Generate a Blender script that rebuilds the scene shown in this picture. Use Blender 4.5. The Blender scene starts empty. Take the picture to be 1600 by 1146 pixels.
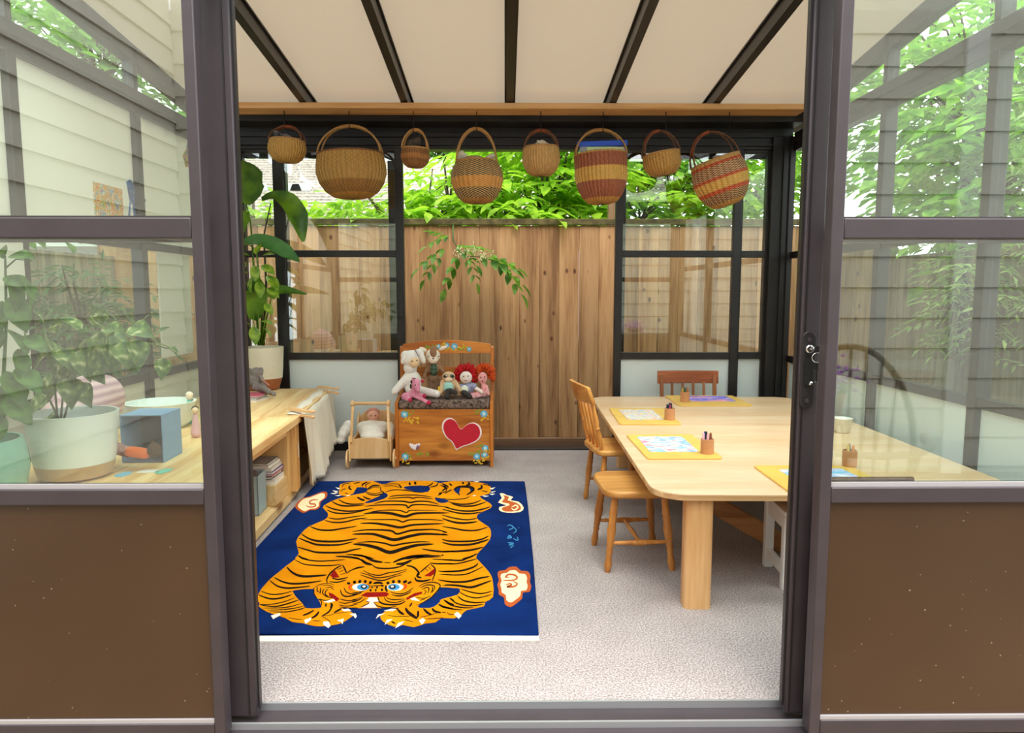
import bpy, bmesh, random
from math import *
from mathutils import Vector, Matrix, Euler
random.seed(7)
S = bpy.context.scene
COL = S.collection
F = 1100.0; H = 1.2
PITCH = atan(115/1100.0); YAW = atan(11/1100.0/cos(PITCH))

# ---------------- camera, world, exposure ----------------
cam = bpy.data.objects.new('camera', bpy.data.cameras.new('camera'))
COL.objects.link(cam); S.camera = cam
cam.data.sensor_width = 36; cam.data.lens = F/1600*36
cam.data.clip_start = 0.02; cam.data.clip_end = 200
cam.location = (0, 0, H); cam.rotation_euler = (pi/2 - PITCH, 0, -YAW)
S.view_settings.view_transform = 'Standard'; S.view_settings.look = 'None'
S.view_settings.gamma = 1; S.view_settings.use_curve_mapping = False
S.view_settings.exposure = 1.5
try:
    S.cycles.max_bounces = 10; S.cycles.transparent_max_bounces = 24
    S.cycles.diffuse_bounces = 5; S.cycles.glossy_bounces = 4; S.cycles.transmission_bounces = 6
    S.cycles.use_denoising = True; S.cycles.sample_clamp_indirect = 8
    S.cycles.caustics_reflective = False; S.cycles.caustics_refractive = False
except Exception: pass
W = bpy.data.worlds.new('sky'); S.world = W; W.use_nodes = True
nt = W.node_tree; bg = nt.nodes['Background']
tc = nt.nodes.new('ShaderNodeTexCoord'); mp = nt.nodes.new('ShaderNodeMapping')
no = nt.nodes.new('ShaderNodeTexNoise'); no.inputs['Scale'].default_value = 2.2; no.inputs['Detail'].default_value = 5
cr = nt.nodes.new('ShaderNodeValToRGB')
cr.color_ramp.elements[0].color = (.88, .93, 1.0, 1); cr.color_ramp.elements[0].position = .35
cr.color_ramp.elements[1].color = (1.0, .99, .97, 1); cr.color_ramp.elements[1].position = .65
nt.links.new(tc.outputs['Generated'], mp.inputs[0]); nt.links.new(mp.outputs[0], no.inputs['Vector'])
nt.links.new(no.outputs['Fac'], cr.inputs[0]); nt.links.new(cr.outputs[0], bg.inputs['Color'])
bg.inputs['Strength'].default_value = 1.25
sun = bpy.data.objects.new('sun', bpy.data.lights.new('sun', 'SUN')); COL.objects.link(sun)
sun.data.energy = 1.25; sun.data.angle = radians(32); sun.data.color = (1, .95, .86)
sun.rotation_euler = (radians(22), radians(7), 0)

# ---------------- photograph pixel -> place on a real plane ----------------
def ray(x, y):
    u = (x-800)/F; v = (573-y)/F
    sp, cp, sy, cy = sin(PITCH), cos(PITCH), sin(YAW), cos(YAW)
    return (sy*cp+u*cy+v*sy*sp, cy*cp-u*sy+v*cy*sp, -sp+v*cp)
def atZ(x, y, z=0.0):
    d = ray(x, y); t = (z-H)/d[2]; return Vector((t*d[0], t*d[1], z))
def atY(x, y, Y):
    d = ray(x, y); t = Y/d[1]; return Vector((t*d[0], Y, H+t*d[2]))

# ---------------- materials ----------------
def hx(s):
    c = [int(s[i:i+2], 16)/255 for i in (0, 2, 4)]
    return tuple(((v/12.92) if v <= .04045 else ((v+.055)/1.055)**2.4) for v in c)+(1,)
MATS = {}
def newmat(name):
    m = bpy.data.materials.new(name); m.use_nodes = True
    b = m.node_tree.nodes['Principled BSDF']; return m, m.node_tree, b
def plain(name, col, rough=.6, noise=0, nscale=30, bump=0, metal=0, col2=None, spec=.5, sheen=0):
    """plain colour, with a procedural mottling and relief"""
    if name in MATS: return MATS[name]
    m, t, b = newmat(name); c = hx(col) if isinstance(col, str) else col
    b.inputs['Base Color'].default_value = c; b.inputs['Roughness'].default_value = rough
    b.inputs['Metallic'].default_value = metal; b.inputs['Specular IOR Level'].default_value = spec
    if sheen: b.inputs['Sheen Weight'].default_value = sheen
    tx = t.nodes.new('ShaderNodeTexCoord'); n = t.nodes.new('ShaderNodeTexNoise')
    n.inputs['Scale'].default_value = nscale; n.inputs['Detail'].default_value = 4
    t.links.new(tx.outputs['Object'], n.inputs['Vector'])
    if noise or col2:
        r = t.nodes.new('ShaderNodeValToRGB')
        c2 = hx(col2) if col2 else tuple(v*(1-noise) for v in c[:3])+(1,)
        r.color_ramp.elements[0].position = .35; r.color_ramp.elements[1].position = .65
        r.color_ramp.elements[0].color = c2; r.color_ramp.elements[1].color = c
        t.links.new(n.outputs['Fac'], r.inputs[0]); t.links.new(r.outputs[0], b.inputs['Base Color'])
    if bump:
        bp = t.nodes.new('ShaderNodeBump'); bp.inputs['Strength'].default_value = bump; bp.inputs['Distance'].default_value = .01
        t.links.new(n.outputs['Fac'], bp.inputs['Height']); t.links.new(bp.outputs[0], b.inputs['Normal'])
    MATS[name] = m; return m
def wood(name, c1, c2, axis='Z', scale=14, stretch=14, rough=.5, knots=0, knotcol='4a2c16', bump=.15, c3=None, var=.13, kw=(.06, .16)):
    """grain running along an object axis; each object gets its own piece of the grain"""
    if name in MATS: return MATS[name]
    m, t, b = newmat(name); N = t.nodes.new; L = t.links.new
    tx = N('ShaderNodeTexCoord'); oi = N('ShaderNodeObjectInfo')
    mu = N('ShaderNodeVectorMath'); mu.operation = 'SCALE'; mu.inputs[0].default_value = (17, 31, 23)
    L(oi.outputs['Random'], mu.inputs['Scale'])
    ad = N('ShaderNodeVectorMath'); ad.operation = 'ADD'; L(tx.outputs['Object'], ad.inputs[0]); L(mu.outputs[0], ad.inputs[1])
    mp = N('ShaderNodeMapping'); s = [1, 1, 1]; s['XYZ'.index(axis)] = 1.0/stretch; mp.inputs['Scale'].default_value = s
    L(ad.outputs[0], mp.inputs[0])
    n1 = N('ShaderNodeTexNoise'); n1.inputs['Scale'].default_value = scale; n1.inputs['Detail'].default_value = 6
    n1.inputs['Distortion'].default_value = .8; L(mp.outputs[0], n1.inputs['Vector'])
    wv = N('ShaderNodeTexNoise'); wv.inputs['Scale'].default_value = scale*6; wv.inputs['Detail'].default_value = 3; L(mp.outputs[0], wv.inputs['Vector'])
    mx = N('ShaderNodeMath'); mx.operation = 'MULTIPLY_ADD'; mx.inputs[1].default_value = .45
    L(wv.outputs['Fac'], mx.inputs[0]); L(n1.outputs['Fac'], mx.inputs[2])
    r = N('ShaderNodeValToRGB'); r.color_ramp.elements[0].position = .55; r.color_ramp.elements[1].position = .88
    r.color_ramp.elements[0].color = hx(c2); r.color_ramp.elements[1].color = hx(c1)
    if c3: e = r.color_ramp.elements.new(.7); e.color = hx(c3)
    L(mx.outputs[0], r.inputs[0]); out = r.outputs[0]
    hv = N('ShaderNodeHueSaturation'); vr = N('ShaderNodeMapRange'); vr.inputs['To Min'].default_value = 1-var; vr.inputs['To Max'].default_value = 1+var
    L(oi.outputs['Random'], vr.inputs['Value']); L(vr.outputs[0], hv.inputs['Value']); L(out, hv.inputs['Color']); out = hv.outputs[0]
    if knots:
        m2 = N('ShaderNodeMapping'); s = [1, 1, 1]; s['XYZ'.index(axis)] = .6; m2.inputs['Scale'].default_value = s
        L(ad.outputs[0], m2.inputs[0])
        v = N('ShaderNodeTexVoronoi'); v.inputs['Scale'].default_value = knots; L(m2.outputs[0], v.inputs['Vector'])
        kr = N('ShaderNodeValToRGB'); kr.color_ramp.elements[0].position = kw[0]; kr.color_ramp.elements[1].position = kw[1]
        kr.color_ramp.elements[0].color = (1, 1, 1, 1); kr.color_ramp.elements[1].color = (0, 0, 0, 1)
        L(v.outputs['Distance'], kr.inputs[0])
        kx = N('ShaderNodeMix'); kx.data_type = 'RGBA'; L(kr.outputs[0], kx.inputs['Factor']); L(out, kx.inputs[6]); kx.inputs[7].default_value = hx(knotcol)
        out = kx.outputs[2]
    L(out, b.inputs['Base Color']); b.inputs['Roughness'].default_value = rough
    bp = N('ShaderNodeBump'); bp.inputs['Strength'].default_value = bump; bp.inputs['Distance'].default_value = .004
    L(mx.outputs[0], bp.inputs['Height']); L(bp.outputs[0], b.inputs['Normal'])
    MATS[name] = m; return m
def leafmat(name, c1, c2, trans=.45, rough=.45, scale=9):
    if name in MATS: return MATS[name]
    m, t, b = newmat(name); N = t.nodes.new; L = t.links.new
    tx = N('ShaderNodeTexCoord'); n = N('ShaderNodeTexNoise'); n.inputs['Scale'].default_value = scale; L(tx.outputs['Object'], n.inputs['Vector'])
    r = N('ShaderNodeValToRGB'); r.color_ramp.elements[0].position = .38; r.color_ramp.elements[1].position = .62
    r.color_ramp.elements[0].color = hx(c2); r.color_ramp.elements[1].color = hx(c1); L(n.outputs['Fac'], r.inputs[0])
    L(r.outputs[0], b.inputs['Base Color']); b.inputs['Roughness'].default_value = rough
    tr = N('ShaderNodeBsdfTranslucent'); L(r.outputs[0], tr.inputs['Color'])
    mi = N('ShaderNodeMixShader'); mi.inputs[0].default_value = trans
    L(b.outputs[0], mi.inputs[1]); L(tr.outputs[0], mi.inputs[2]); L(mi.outputs[0], t.nodes['Material Output'].inputs[0])
    MATS[name] = m; return m
def glass(name, refl=.2, tint=(.96, .98, .97, 1), rough=0.0):
    """coated pane: lets light straight through and mirrors a share of it"""
    if name in MATS: return MATS[name]
    m = bpy.data.materials.new(name); m.use_nodes = True; t = m.node_tree
    t.nodes.remove(t.nodes['Principled BSDF']); N = t.nodes.new; L = t.links.new
    tr = N('ShaderNodeBsdfTransparent'); tr.inputs[0].default_value = tint
    g = N('ShaderNodeBsdfGlossy'); g.inputs['Roughness'].default_value = rough; g.inputs['Color'].default_value = (1, 1, 1, 1)
    lw = N('ShaderNodeLayerWeight'); lw.inputs['Blend'].default_value = .5
    pw = N('ShaderNodeMath'); pw.operation = 'POWER'; pw.inputs[1].default_value = 5; L(lw.outputs['Facing'], pw.inputs[0])
    ad = N('ShaderNodeMath'); ad.operation = 'MULTIPLY_ADD'; ad.inputs[1].default_value = .9; ad.inputs[2].default_value = refl; ad.use_clamp = True; L(pw.outputs[0], ad.inputs[0])
    mi = N('ShaderNodeMixShader'); L(ad.outputs[0], mi.inputs[0]); L(tr.outputs[0], mi.inputs[1]); L(g.outputs[0], mi.inputs[2])
    L(mi.outputs[0], t.nodes['Material Output'].inputs[0]); MATS[name] = m; return m

# ---------------- mesh builder ----------------
class M:
    def __init__(s): s.v = []; s.f = []; s.uv = None
    def add(s, vs, fs, T=None):
        n = len(s.v); s.v += [tuple(T @ Vector(p)) if T else tuple(p) for p in vs]
        s.f += [tuple(i+n for i in q) for q in fs]; return s
    def box(s, x0, x1, y0, y1, z0, z1, T=None):
        vs = [(x, y, z) for x in (x0, x1) for y in (y0, y1) for z in (z0, z1)]
        return s.add(vs, [(0, 1, 3, 2), (4, 6, 7, 5), (0, 4, 5, 1), (2, 3, 7, 6), (0, 2, 6, 4), (1, 5, 7, 3)], T)
    def lathe(s, prof, n=20, T=None, cap=True, sx=1, sy=1):
        vs = []; k = len(prof)
        for r, z in prof:
            for i in range(n): a = 2*pi*i/n; vs.append((r*cos(a)*sx, r*sin(a)*sy, z))
        fs = [(j*n+i, j*n+(i+1) % n, (j+1)*n+(i+1) % n, (j+1)*n+i) for j in range(k-1) for i in range(n)]
        if cap: fs += [tuple(range(n))[::-1], tuple((k-1)*n+i for i in range(n))]
        return s.add(vs, fs, T)
    def tube(s, pts, r, n=8, T=None, cap=True, flat=1.0):
        pts = [Vector(p) for p in pts]; k = len(pts)
        if not isinstance(r, (list, tuple)): r = [r]*k
        vs = []; up = None
        for j, p in enumerate(pts):
            d = (pts[min(j+1, k-1)]-pts[max(j-1, 0)]).normalized()
            if up is None:
                up = Vector((0, 0, 1)) if abs(d.z) < .9 else Vector((1, 0, 0))
            a = d.cross(up).normalized(); up = a.cross(d).normalized()
            for i in range(n):
                t = 2*pi*i/n; vs.append(p+a*cos(t)*r[j]+up*sin(t)*r[j]*flat)
        fs = [(j*n+i, j*n+(i+1) % n, (j+1)*n+(i+1) % n, (j+1)*n+i) for j in range(k-1) for i in range(n)]
        if cap: fs += [tuple(range(n))[::-1], tuple((k-1)*n+i for i in range(n))]
        return s.add(vs, fs, T)
    def ball(s, c, r, n=14, T=None, rot=None):
        if not isinstance(r, (list, tuple)): r = (r, r, r)
        k = max(6, n*2//3); vs = [(0, 0, -1)]; R = Euler(rot).to_matrix() if rot else Matrix.Identity(3)
        for j in range(1, k):
            a = -pi/2+pi*j/k
            for i in range(n): t = 2*pi*i/n; vs.append((cos(a)*cos(t), cos(a)*sin(t), sin(a)))
        vs.append((0, 0, 1)); m = len(vs)-1
        fs = [(0, 1+(i+1) % n, 1+i) for i in range(n)]
        fs += [(1+j*n+i, 1+j*n+(i+1) % n, 1+(j+1)*n+(i+1) % n, 1+(j+1)*n+i) for j in range(k-2) for i in range(n)]
        o = 1+(k-2)*n; fs += [(o+i, o+(i+1) % n, m) for i in range(n)]
        vs = [Vector(c)+R @ Vector((p[0]*r[0], p[1]*r[1], p[2]*r[2])) for p in vs]
        return s.add(vs, fs, T)
    def prism(s, pts, z0, z1, T=None):
        """2-D outline (x, y) extruded z0..z1"""
        n = len(pts); vs = [(x, y, z0) for x, y in pts]+[(x, y, z1) for x, y in pts]
        ar = sum(pts[i][0]*pts[(i+1) % n][1]-pts[(i+1) % n][0]*pts[i][1] for i in range(n))
        if ar < 0: vs = [(x, y, z0) for x, y in pts[::-1]]+[(x, y, z1) for x, y in pts[::-1]]
        fs = [tuple(range(n))[::-1], tuple(range(n, 2*n))]+[(i, (i+1) % n, n+(i+1) % n, n+i) for i in range(n)]
        return s.add(vs, fs, T)
def rrect(x0, x1, y0, y1, r, n=6):
    out = []
    for cx, cy, a0 in ((x1-r, y0+r, -90), (x1-r, y1-r, 0), (x0+r, y1-r, 90), (x0+r, y0+r, 180)):
        for i in range(n+1):
            a = radians(a0+90*i/n); out.append((cx+r*cos(a), cy+r*sin(a)))
    return out
TX = lambda x, y, z, rx=0, ry=0, rz=0: Matrix.Translation((x, y, z)) @ Euler((rx, ry, rz)).to_matrix().to_4x4()
XZ = Matrix(((1, 0, 0, 0), (0, 0, 1, 0), (0, 1, 0, 0), (0, 0, 0, 1)))   # (x, y, h) -> (x, h, y)
def along(a, b):
    """matrix taking the z axis 0..1 onto a..b (length kept by caller)"""
    a = Vector(a); b = Vector(b); q = (b-a).to_track_quat('Z', 'Y'); return Matrix.Translation(a) @ q.to_matrix().to_4x4()

def obj(name, m, mat, parent=None, loc=None, rot=None, bevel=0, smooth=False, seg=2, mods=(), kind=None, label=None, solid=0):
    me = bpy.data.meshes.new(name)
    if isinstance(m, M): me.from_pydata([tuple(v) for v in m.v], [], m.f); me.update()
    else: me = m
    o = bpy.data.objects.new(name, me)
    for q in (mat if isinstance(mat, (list, tuple)) else [mat]):
        if len(me.materials) < (len(mat) if isinstance(mat, (list, tuple)) else 1): me.materials.append(q)
    COL.objects.link(o)
    if parent: o.parent = parent
    if loc is not None: o.location = loc
    if rot is not None: o.rotation_euler = rot
    if smooth:
        me.shade_smooth()
        if smooth is not True: me.set_sharp_from_angle(angle=radians(smooth))
    if bevel:
        b = o.modifiers.new('bevel', 'BEVEL'); b.width = bevel; b.segments = seg; b.limit_method = 'ANGLE'; b.angle_limit = radians(40)
        if not smooth: me.shade_smooth(); me.set_sharp_from_angle(angle=radians(35))
    if solid:
        b = o.modifiers.new('solid', 'SOLIDIFY'); b.thickness = solid; b.offset = 0
    if kind: o['kind'] = kind
    if label: o['label'] = label
    return o
def tag(o, label, cat, group=None):
    o['label'] = label; o['category'] = cat
    if group: o['group'] = group
    return o
def thing(name, label, cat, loc=(0, 0, 0), rz=0, group=None):
    o = bpy.data.objects.new(name, None); o.empty_display_size = .05; COL.objects.link(o)
    o.location = loc; o.rotation_euler = (0, 0, rz); return tag(o, label, cat, group)
def struct(name, m=None, mat=None, **k):
    if m is None:
        o = bpy.data.objects.new(name, None); COL.objects.link(o); o.empty_display_size = .05
    else: o = obj(name, m, mat, **k)
    o['kind'] = 'structure'; return o
def copy_tree(o, parent=None):
    c = o.copy(); COL.objects.link(c)
    if parent: c.parent = parent
    for ch in list(o.children): copy_tree(ch, c)
    return c
def blob(name, m, mat, parent=None, voxel=.006, smooth_it=4, **k):
    """closed lumps fused into one continuous soft surface"""
    o = obj(name, m, mat, parent, smooth=True, **k)
    r = o.modifiers.new('remesh', 'REMESH'); r.mode = 'VOXEL'; r.voxel_size = voxel; r.use_smooth_shade = True
    s = o.modifiers.new('soften', 'SMOOTH'); s.iterations = smooth_it; s.factor = .6
    return o
def pin(o, parent): o.parent = parent; return o
# ================= SETTING =================
BR = plain('bronze_frame_lit', '40383d', .42, noise=.15, nscale=8, metal=0)  # frame finish outdoors: sky light put into a lighter colour
BK = plain('shaded_frame_black', '221f20', .38, noise=.2, nscale=6)  # same finish indoors, its colour darkened for the shade; also black strips
KICK = plain('bronze_panel', '49331f', .33, col2='402c1b', nscale=1.4)
XL, XR, YB, YF = -2.12, 2.12, 5.32, 1.88
def rz(Y): return 2.457+.109*(4.95-Y)        # underside of the rafters

# --- carpet floor
def carpet():
    m, t, b = newmat('carpet'); N = t.nodes.new; L = t.links.new
    tx = N('ShaderNodeTexCoord')
    n1 = N('ShaderNodeTexNoise'); n1.inputs['Scale'].default_value = 170; n1.inputs['Detail'].default_value = 3
    n2 = N('ShaderNodeTexNoise'); n2.inputs['Scale'].default_value = 5; n2.inputs['Detail'].default_value = 4
    n3 = N('ShaderNodeTexVoronoi'); n3.inputs['Scale'].default_value = 210
    for n in (n1, n2, n3): L(tx.outputs['Object'], n.inputs['Vector'])
    r = N('ShaderNodeValToRGB'); r.color_ramp.elements[0].position = .36; r.color_ramp.elements[1].position = .62
    r.color_ramp.elements[0].color = hx('8d8380'); r.color_ramp.elements[1].color = hx('cfc5c4')
    L(n1.outputs['Fac'], r.inputs[0])
    r2 = N('ShaderNodeValToRGB'); r2.color_ramp.elements[0].position = .3; r2.color_ramp.elements[1].position = .7
    r2.color_ramp.elements[0].color = (.86, .86, .86, 1); r2.color_ramp.elements[1].color = (1, 1, 1, 1); L(n2.outputs['Fac'], r2.inputs[0])
    mx = N('ShaderNodeMix'); mx.data_type = 'RGBA'; mx.blend_type = 'MULTIPLY'; mx.inputs['Factor'].default_value = 1
    L(r.outputs[0], mx.inputs[6]); L(r2.outputs[0], mx.inputs[7]); L(mx.outputs[2], b.inputs['Base Color'])
    b.inputs['Roughness'].default_value = .95; b.inputs['Specular IOR Level'].default_value = .1
    bp = N('ShaderNodeBump'); bp.inputs['Strength'].default_value = .7; bp.inputs['Distance'].default_value = .006
    L(n3.outputs['Distance'], bp.inputs['Height']); L(bp.outputs[0], b.inputs['Normal']); return m
fl = struct('floor', M().box(XL, XR, 1.97, 5.37, -.06, 0), carpet())
obj('subfloor', M().box(XL-.02, XR+.02, 1.80, 5.42, -.14, -.062), plain('concrete', '8c8a88', .9, noise=.2), fl)
# ground outside and deck outside the doors
struct('ground', M().box(-12, 12, 5.45, 22, -.5, -.28), plain('soil', '4c4434', .95, noise=.5, nscale=6))
struct('ground_side', M().box(-12, 12, -6, 5.45, -.5, -.28), MATS['soil'])
deck = struct('deck')
DK = wood('deck_wood', 'b9a68e', '85745f', 'X', 10, 12, .8)
for i in range(20):
    obj('deck_board', M().box(-2.55, 2.55, 0, .135, -.03, 0), DK, deck, loc=(0, -.97+i*.14, -.10), bevel=.003)

# --- carpentry of the glazed front (everything in x, z at depth y0..y1)
def bar(parent, name, x0, x1, y0, y1, z0, z1, mat=None, bevel=.003):
    cx, cy, cz = (x0+x1)/2, (y0+y1)/2, (z0+z1)/2
    return obj(name, M().box(x0-cx, x1-cx, y0-cy, y1-cy, z0-cz, z1-cz), mat or BR, parent, loc=(cx, cy, cz), bevel=bevel)
Gf = glass('front_glass', .10, (.93, .97, .94, 1))
Gb = glass('rear_glass', .13, (.93, .97, .95, 1))
Gs = glass('side_glass', .03, (.94, .98, .96, 1))
FROST = plain('frosted_film', 'd9e6e6', .35)
def frosted(name, col, t=.5):
    m, tt, b = newmat(name); b.inputs['Base Color'].default_value = hx(col); b.inputs['Roughness'].default_value = .5
    tr = tt.nodes.new('ShaderNodeBsdfTranslucent'); tr.inputs[0].default_value = hx(col); mi = tt.nodes.new('ShaderNodeMixShader')
    mi.inputs[0].default_value = t; tt.links.new(b.outputs[0], mi.inputs[1]); tt.links.new(tr.outputs[0], mi.inputs[2])
    tt.links.new(mi.outputs[0], tt.nodes['Material Output'].inputs[0]); return m
FR = frosted('frosted_panel', 'f2fbfb', .32)
WHITEP = frosted('white_panel', 'efece2', .5)

def specks(m):
    t = m.node_tree; N = t.nodes.new; L = t.links.new; b = t.nodes['Principled BSDF']; src = b.inputs['Base Color'].links[0].from_socket
    tx = N('ShaderNodeTexCoord'); v = N('ShaderNodeTexVoronoi'); v.inputs['Scale'].default_value = 30; L(tx.outputs['Object'], v.inputs['Vector'])
    n = N('ShaderNodeTexNoise'); n.inputs['Scale'].default_value = 7; L(tx.outputs['Object'], n.inputs['Vector'])
    ml = N('ShaderNodeMath'); ml.operation = 'MULTIPLY'; ml.inputs[1].default_value = .11; L(n.outputs['Fac'], ml.inputs[0])
    lt = N('ShaderNodeMath'); lt.operation = 'LESS_THAN'; L(v.outputs['Distance'], lt.inputs[0]); L(ml.outputs[0], lt.inputs[1])
    sc = N('ShaderNodeMath'); sc.operation = 'MULTIPLY'; sc.inputs[1].default_value = .45; L(lt.outputs[0], sc.inputs[0])
    mx = N('ShaderNodeMix'); mx.data_type = 'RGBA'; L(sc.outputs[0], mx.inputs['Factor']); L(src, mx.inputs[6]); mx.inputs[7].default_value = hx('c8b8a0'); L(mx.outputs[2], b.inputs['Base Color'])
specks(KICK)
wf = struct('wall_front')
# sill track
bar(wf, 'sill', XL-.1, XR+.1, 1.80, 1.975, -.09, -.018, BR)
bar(wf, 'track_rail', -.80, .90, 1.862, 1.870, -.018, .0, plain('aluminium_track', 'b9bcc0', .35, metal=.6), 0)
bar(wf, 'track_rail', -.80, .90, 1.955, 1.963, -.018, .004, MATS['aluminium_track'], 0)
bar(wf, 'header', XL-.1, XR+.1, 1.78, 1.96, 2.10, 2.30, BR)
# upper glazing above the header is out of the photograph: gable strip up to the roof
bar(wf, 'top_plate', XL-.1, XR+.1, 1.82, 1.94, 2.62, 2.78, BR)
for x in (-1.4, -.7, 0.04, .75, 1.45): bar(wf, 'stud', x-.025, x+.025, 1.84, 1.92, 2.30, 2.62, BR)
def leaf(name, x0, x1, y0, y1, stileL, stileR, zb=0.0, zt=2.10, rails=((1.337, 1.388), (.648, .690)), parent=None):
    """a glazed leaf: two stiles, four rails, two panes and a solid lower panel"""
    w = struct(name); ym = (y0+y1)/2
    bar(w, 'stile', x0, x0+stileL, y0, y1, zb, zt); bar(w, 'stile', x1-stileR, x1, y0, y1, zb, zt)
    a, b = x0+stileL, x1-stileR
    bar(w, 'rail', a, b, y0, y1, zt-.05, zt); bar(w, 'rail', a, b, y0, y1, rails[0][0], rails[0][1])
    bar(w, 'rail', a, b, y0, y1, rails[1][0], rails[1][1]); bar(w, 'rail', a, b, y0, y1, zb, zb+.04)
    al = plain('glazing_bead', 'a9a6aa', .4)
    for z in (rails[1][1], rails[0][1]):
        bar(w, 'glazing_bead', a, b, y0+.008, y0+.016, z, z+(.012 if z < 1 else .005), al if z < 1 else BR, 0)
    bar(w, 'pane', a, b, ym-.003, ym+.003, rails[0][1], zt-.05, Gf, 0)
    bar(w, 'pane', a, b, ym-.003, ym+.003, rails[1][1], rails[0][0], Gf, 0)
    bar(w, 'kick_panel', a, b, y0+.012, y0+.022, zb+.04, rails[1][0], KICK, 0)
    bar(w, 'glazing_bead', a, b, y0+.004, y0+.012, zb+.04, zb+.05, al, 0)
    return w
leaf('window_1', -2.15, -.757, 1.80, 1.845, .06, .030)
leaf('window_2', .828, 2.15, 1.80, 1.845, .031, .06)
# sliding doors pushed open behind the fixed leaves
def slider(name, x0, x1, lead):
    w = struct(name); y0, y1 = 1.895, 1.935; zb, zt = 0.0, 2.10
    s = .075 if lead == 'R' else .03; t = .03 if lead == 'R' else .052
    bar(w, 'stile', x0, x0+t, y0, y1, zb, zt); bar(w, 'stile', x1-s, x1, y0, y1, zb, zt)
    if lead == 'R': bar(w, 'weather_strip', x1-.001, x1+.005, y0+.012, y1-.01, zb+.02, zt-.02, BK, 0); bar(w, 'stile_bead', x1-.022, x1-.018, y0-.003, y0+.002, zb+.01, zt-.01, BK, 0)
    else: bar(w, 'weather_strip', x0-.006, x0+.001, y0+.012, y1-.01, zb+.02, zt-.02, BK, 0); bar(w, 'stile_bead', x0+.008, x0+.012, y0-.003, y0+.002, zb+.01, zt-.01, BK, 0)
    a, b = (x0+t, x1-s)
    bar(w, 'rail', a, b, y0, y1, zt-.05, zt); bar(w, 'rail', a, b, y0, y1, 1.335, 1.372)
    bar(w, 'rail', a, b, y0, y1, .635, .672); bar(w, 'rail', a, b, y0, y1, zb, zb+.05)
    g = glass('slider_glass', .015, (.97, .99, .98, 1))
    bar(w, 'pane', a, b, 1.912, 1.916, 1.372, zt-.05, g, 0); bar(w, 'pane', a, b, 1.912, 1.916, .672, 1.335, g, 0)
    bar(w, 'kick_panel', a, b, 1.91, 1.92, zb+.05, .635, KICK, 0)
    return w
slider('door_1', -2.06, -.706, 'R')
dr = slider('door_2', .801, 2.06, 'L')
# lock plate with key on the right door's stile
LP = plain('lock_plate_metal', '3a3638', .35, noise=.2, metal=.4); CH = plain('chrome', 'd8d8d8', .15, metal=1); DKM = plain('recess_shade', '0c0b0b', .5)
hx0 = .818
hp = obj('handle_plate', M().prism(rrect(-.019, .019, -.105, .105, .0189), 0, .008, XZ @ TX(0, 0, -.008)), LP, dr, loc=(hx0+.002, 1.893, .992), smooth=30, bevel=.002)
obj('finger_recess', M().prism(rrect(-.011, .011, -.047, .038, .0109), 0, .0015, XZ @ TX(0, 0, -.0095)), DKM, hp, smooth=30)  # flat plate, the hollow's shade is in its near-black colour
obj('pull_lip', M().tube([(.002, -.012, -.040), (.004, -.017, -.036), (.007, -.018, -.030)], .004, 8), CH, hp, smooth=True)
obj('screw', M().lathe([(.006, 0), (.006, .002)], 12, TX(0, -.008, .083, pi/2)), BR, hp); obj('screw', M().lathe([(.006, 0), (.006, .002)], 12, TX(0, -.008, -.083, pi/2)), BR, hp)
obj('lock_cylinder', M().lathe([(.011, 0), (.011, .008), (.008, .010)], 18, TX(-.001, -.008, .058, pi/2)), CH, hp, smooth=30)
k = M(); k.tube([(.0+.003, -.018, .058), (.003, -.026, .058)], .002, 6); k.prism(rrect(-.008, .008, -.008, .009, .006), 0, .002, TX(.014, -.026, .058, pi/2)); 
key = obj('key', k, CH, smooth=30); key.location = (hx0+.002, 1.893, .992)
tag(key, 'silver key standing in the lock of the right sliding door', 'key')
ring = [(.013*cos(a)+.013, -.029, .013*sin(a)+.036) for a in [2*pi*i/20 for i in range(21)]]
obj('key_ring', M().tube(ring, .0012, 6), CH, key, smooth=True)
k2 = M(); k2.prism([(-.006, 0), (.006, 0), (.007, -.014), (.003, -.02), (.002, -.05), (-.002, -.052), (-.003, -.02), (-.007, -.014)], 0, .002, TX(.013, -.030, .022, pi/2))
obj('spare_key', k2, CH, key)

# --- back wall
wb = struct('wall_back'); y0, y1 = YB, YB+.07
def bx(px, Y=YB): return (px-789)/F*Y
bar(wb, 'header', XL, XR, y0-.02, y1+.03, 2.335, 2.50, BK)
bar(wb, 'gutter_beam', XL, XR, 5.10, y0-.02, 2.40, 2.505, BK)
for z in (2.37, 2.41, 2.455): bar(wb, 'header_groove', XL, XR, y0-.027, y0-.019, z, z+.008, BK, 0)
bar(wb, 'track', XL, XR, y0-.01, y1+.02, 2.25, 2.335, BK)
bar(wb, 'track_lip', XL, XR, y0-.035, y0-.01, 2.275, 2.285, BK, 0)
bar(wb, 'corner_post', XL-.02, bx(386), y0-.04, y1+.04, -.06, 2.34, BK); bar(wb, 'corner_post', bx(1196), XR+.02, y0-.04, y1+.04, -.06, 2.34, BK)
bar(wb, 'corner_rib', bx(1212), bx(1216), y0-.055, y0-.04, 0, 2.34, BK, 0); bar(wb, 'corner_rib', bx(1222), bx(1226), y0-.055, y0-.04, 0, 2.34, BK, 0)
bar(wb, 'sill', XL, XR, y0-.02, y1+.04, -.06, .012, BK)
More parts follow.
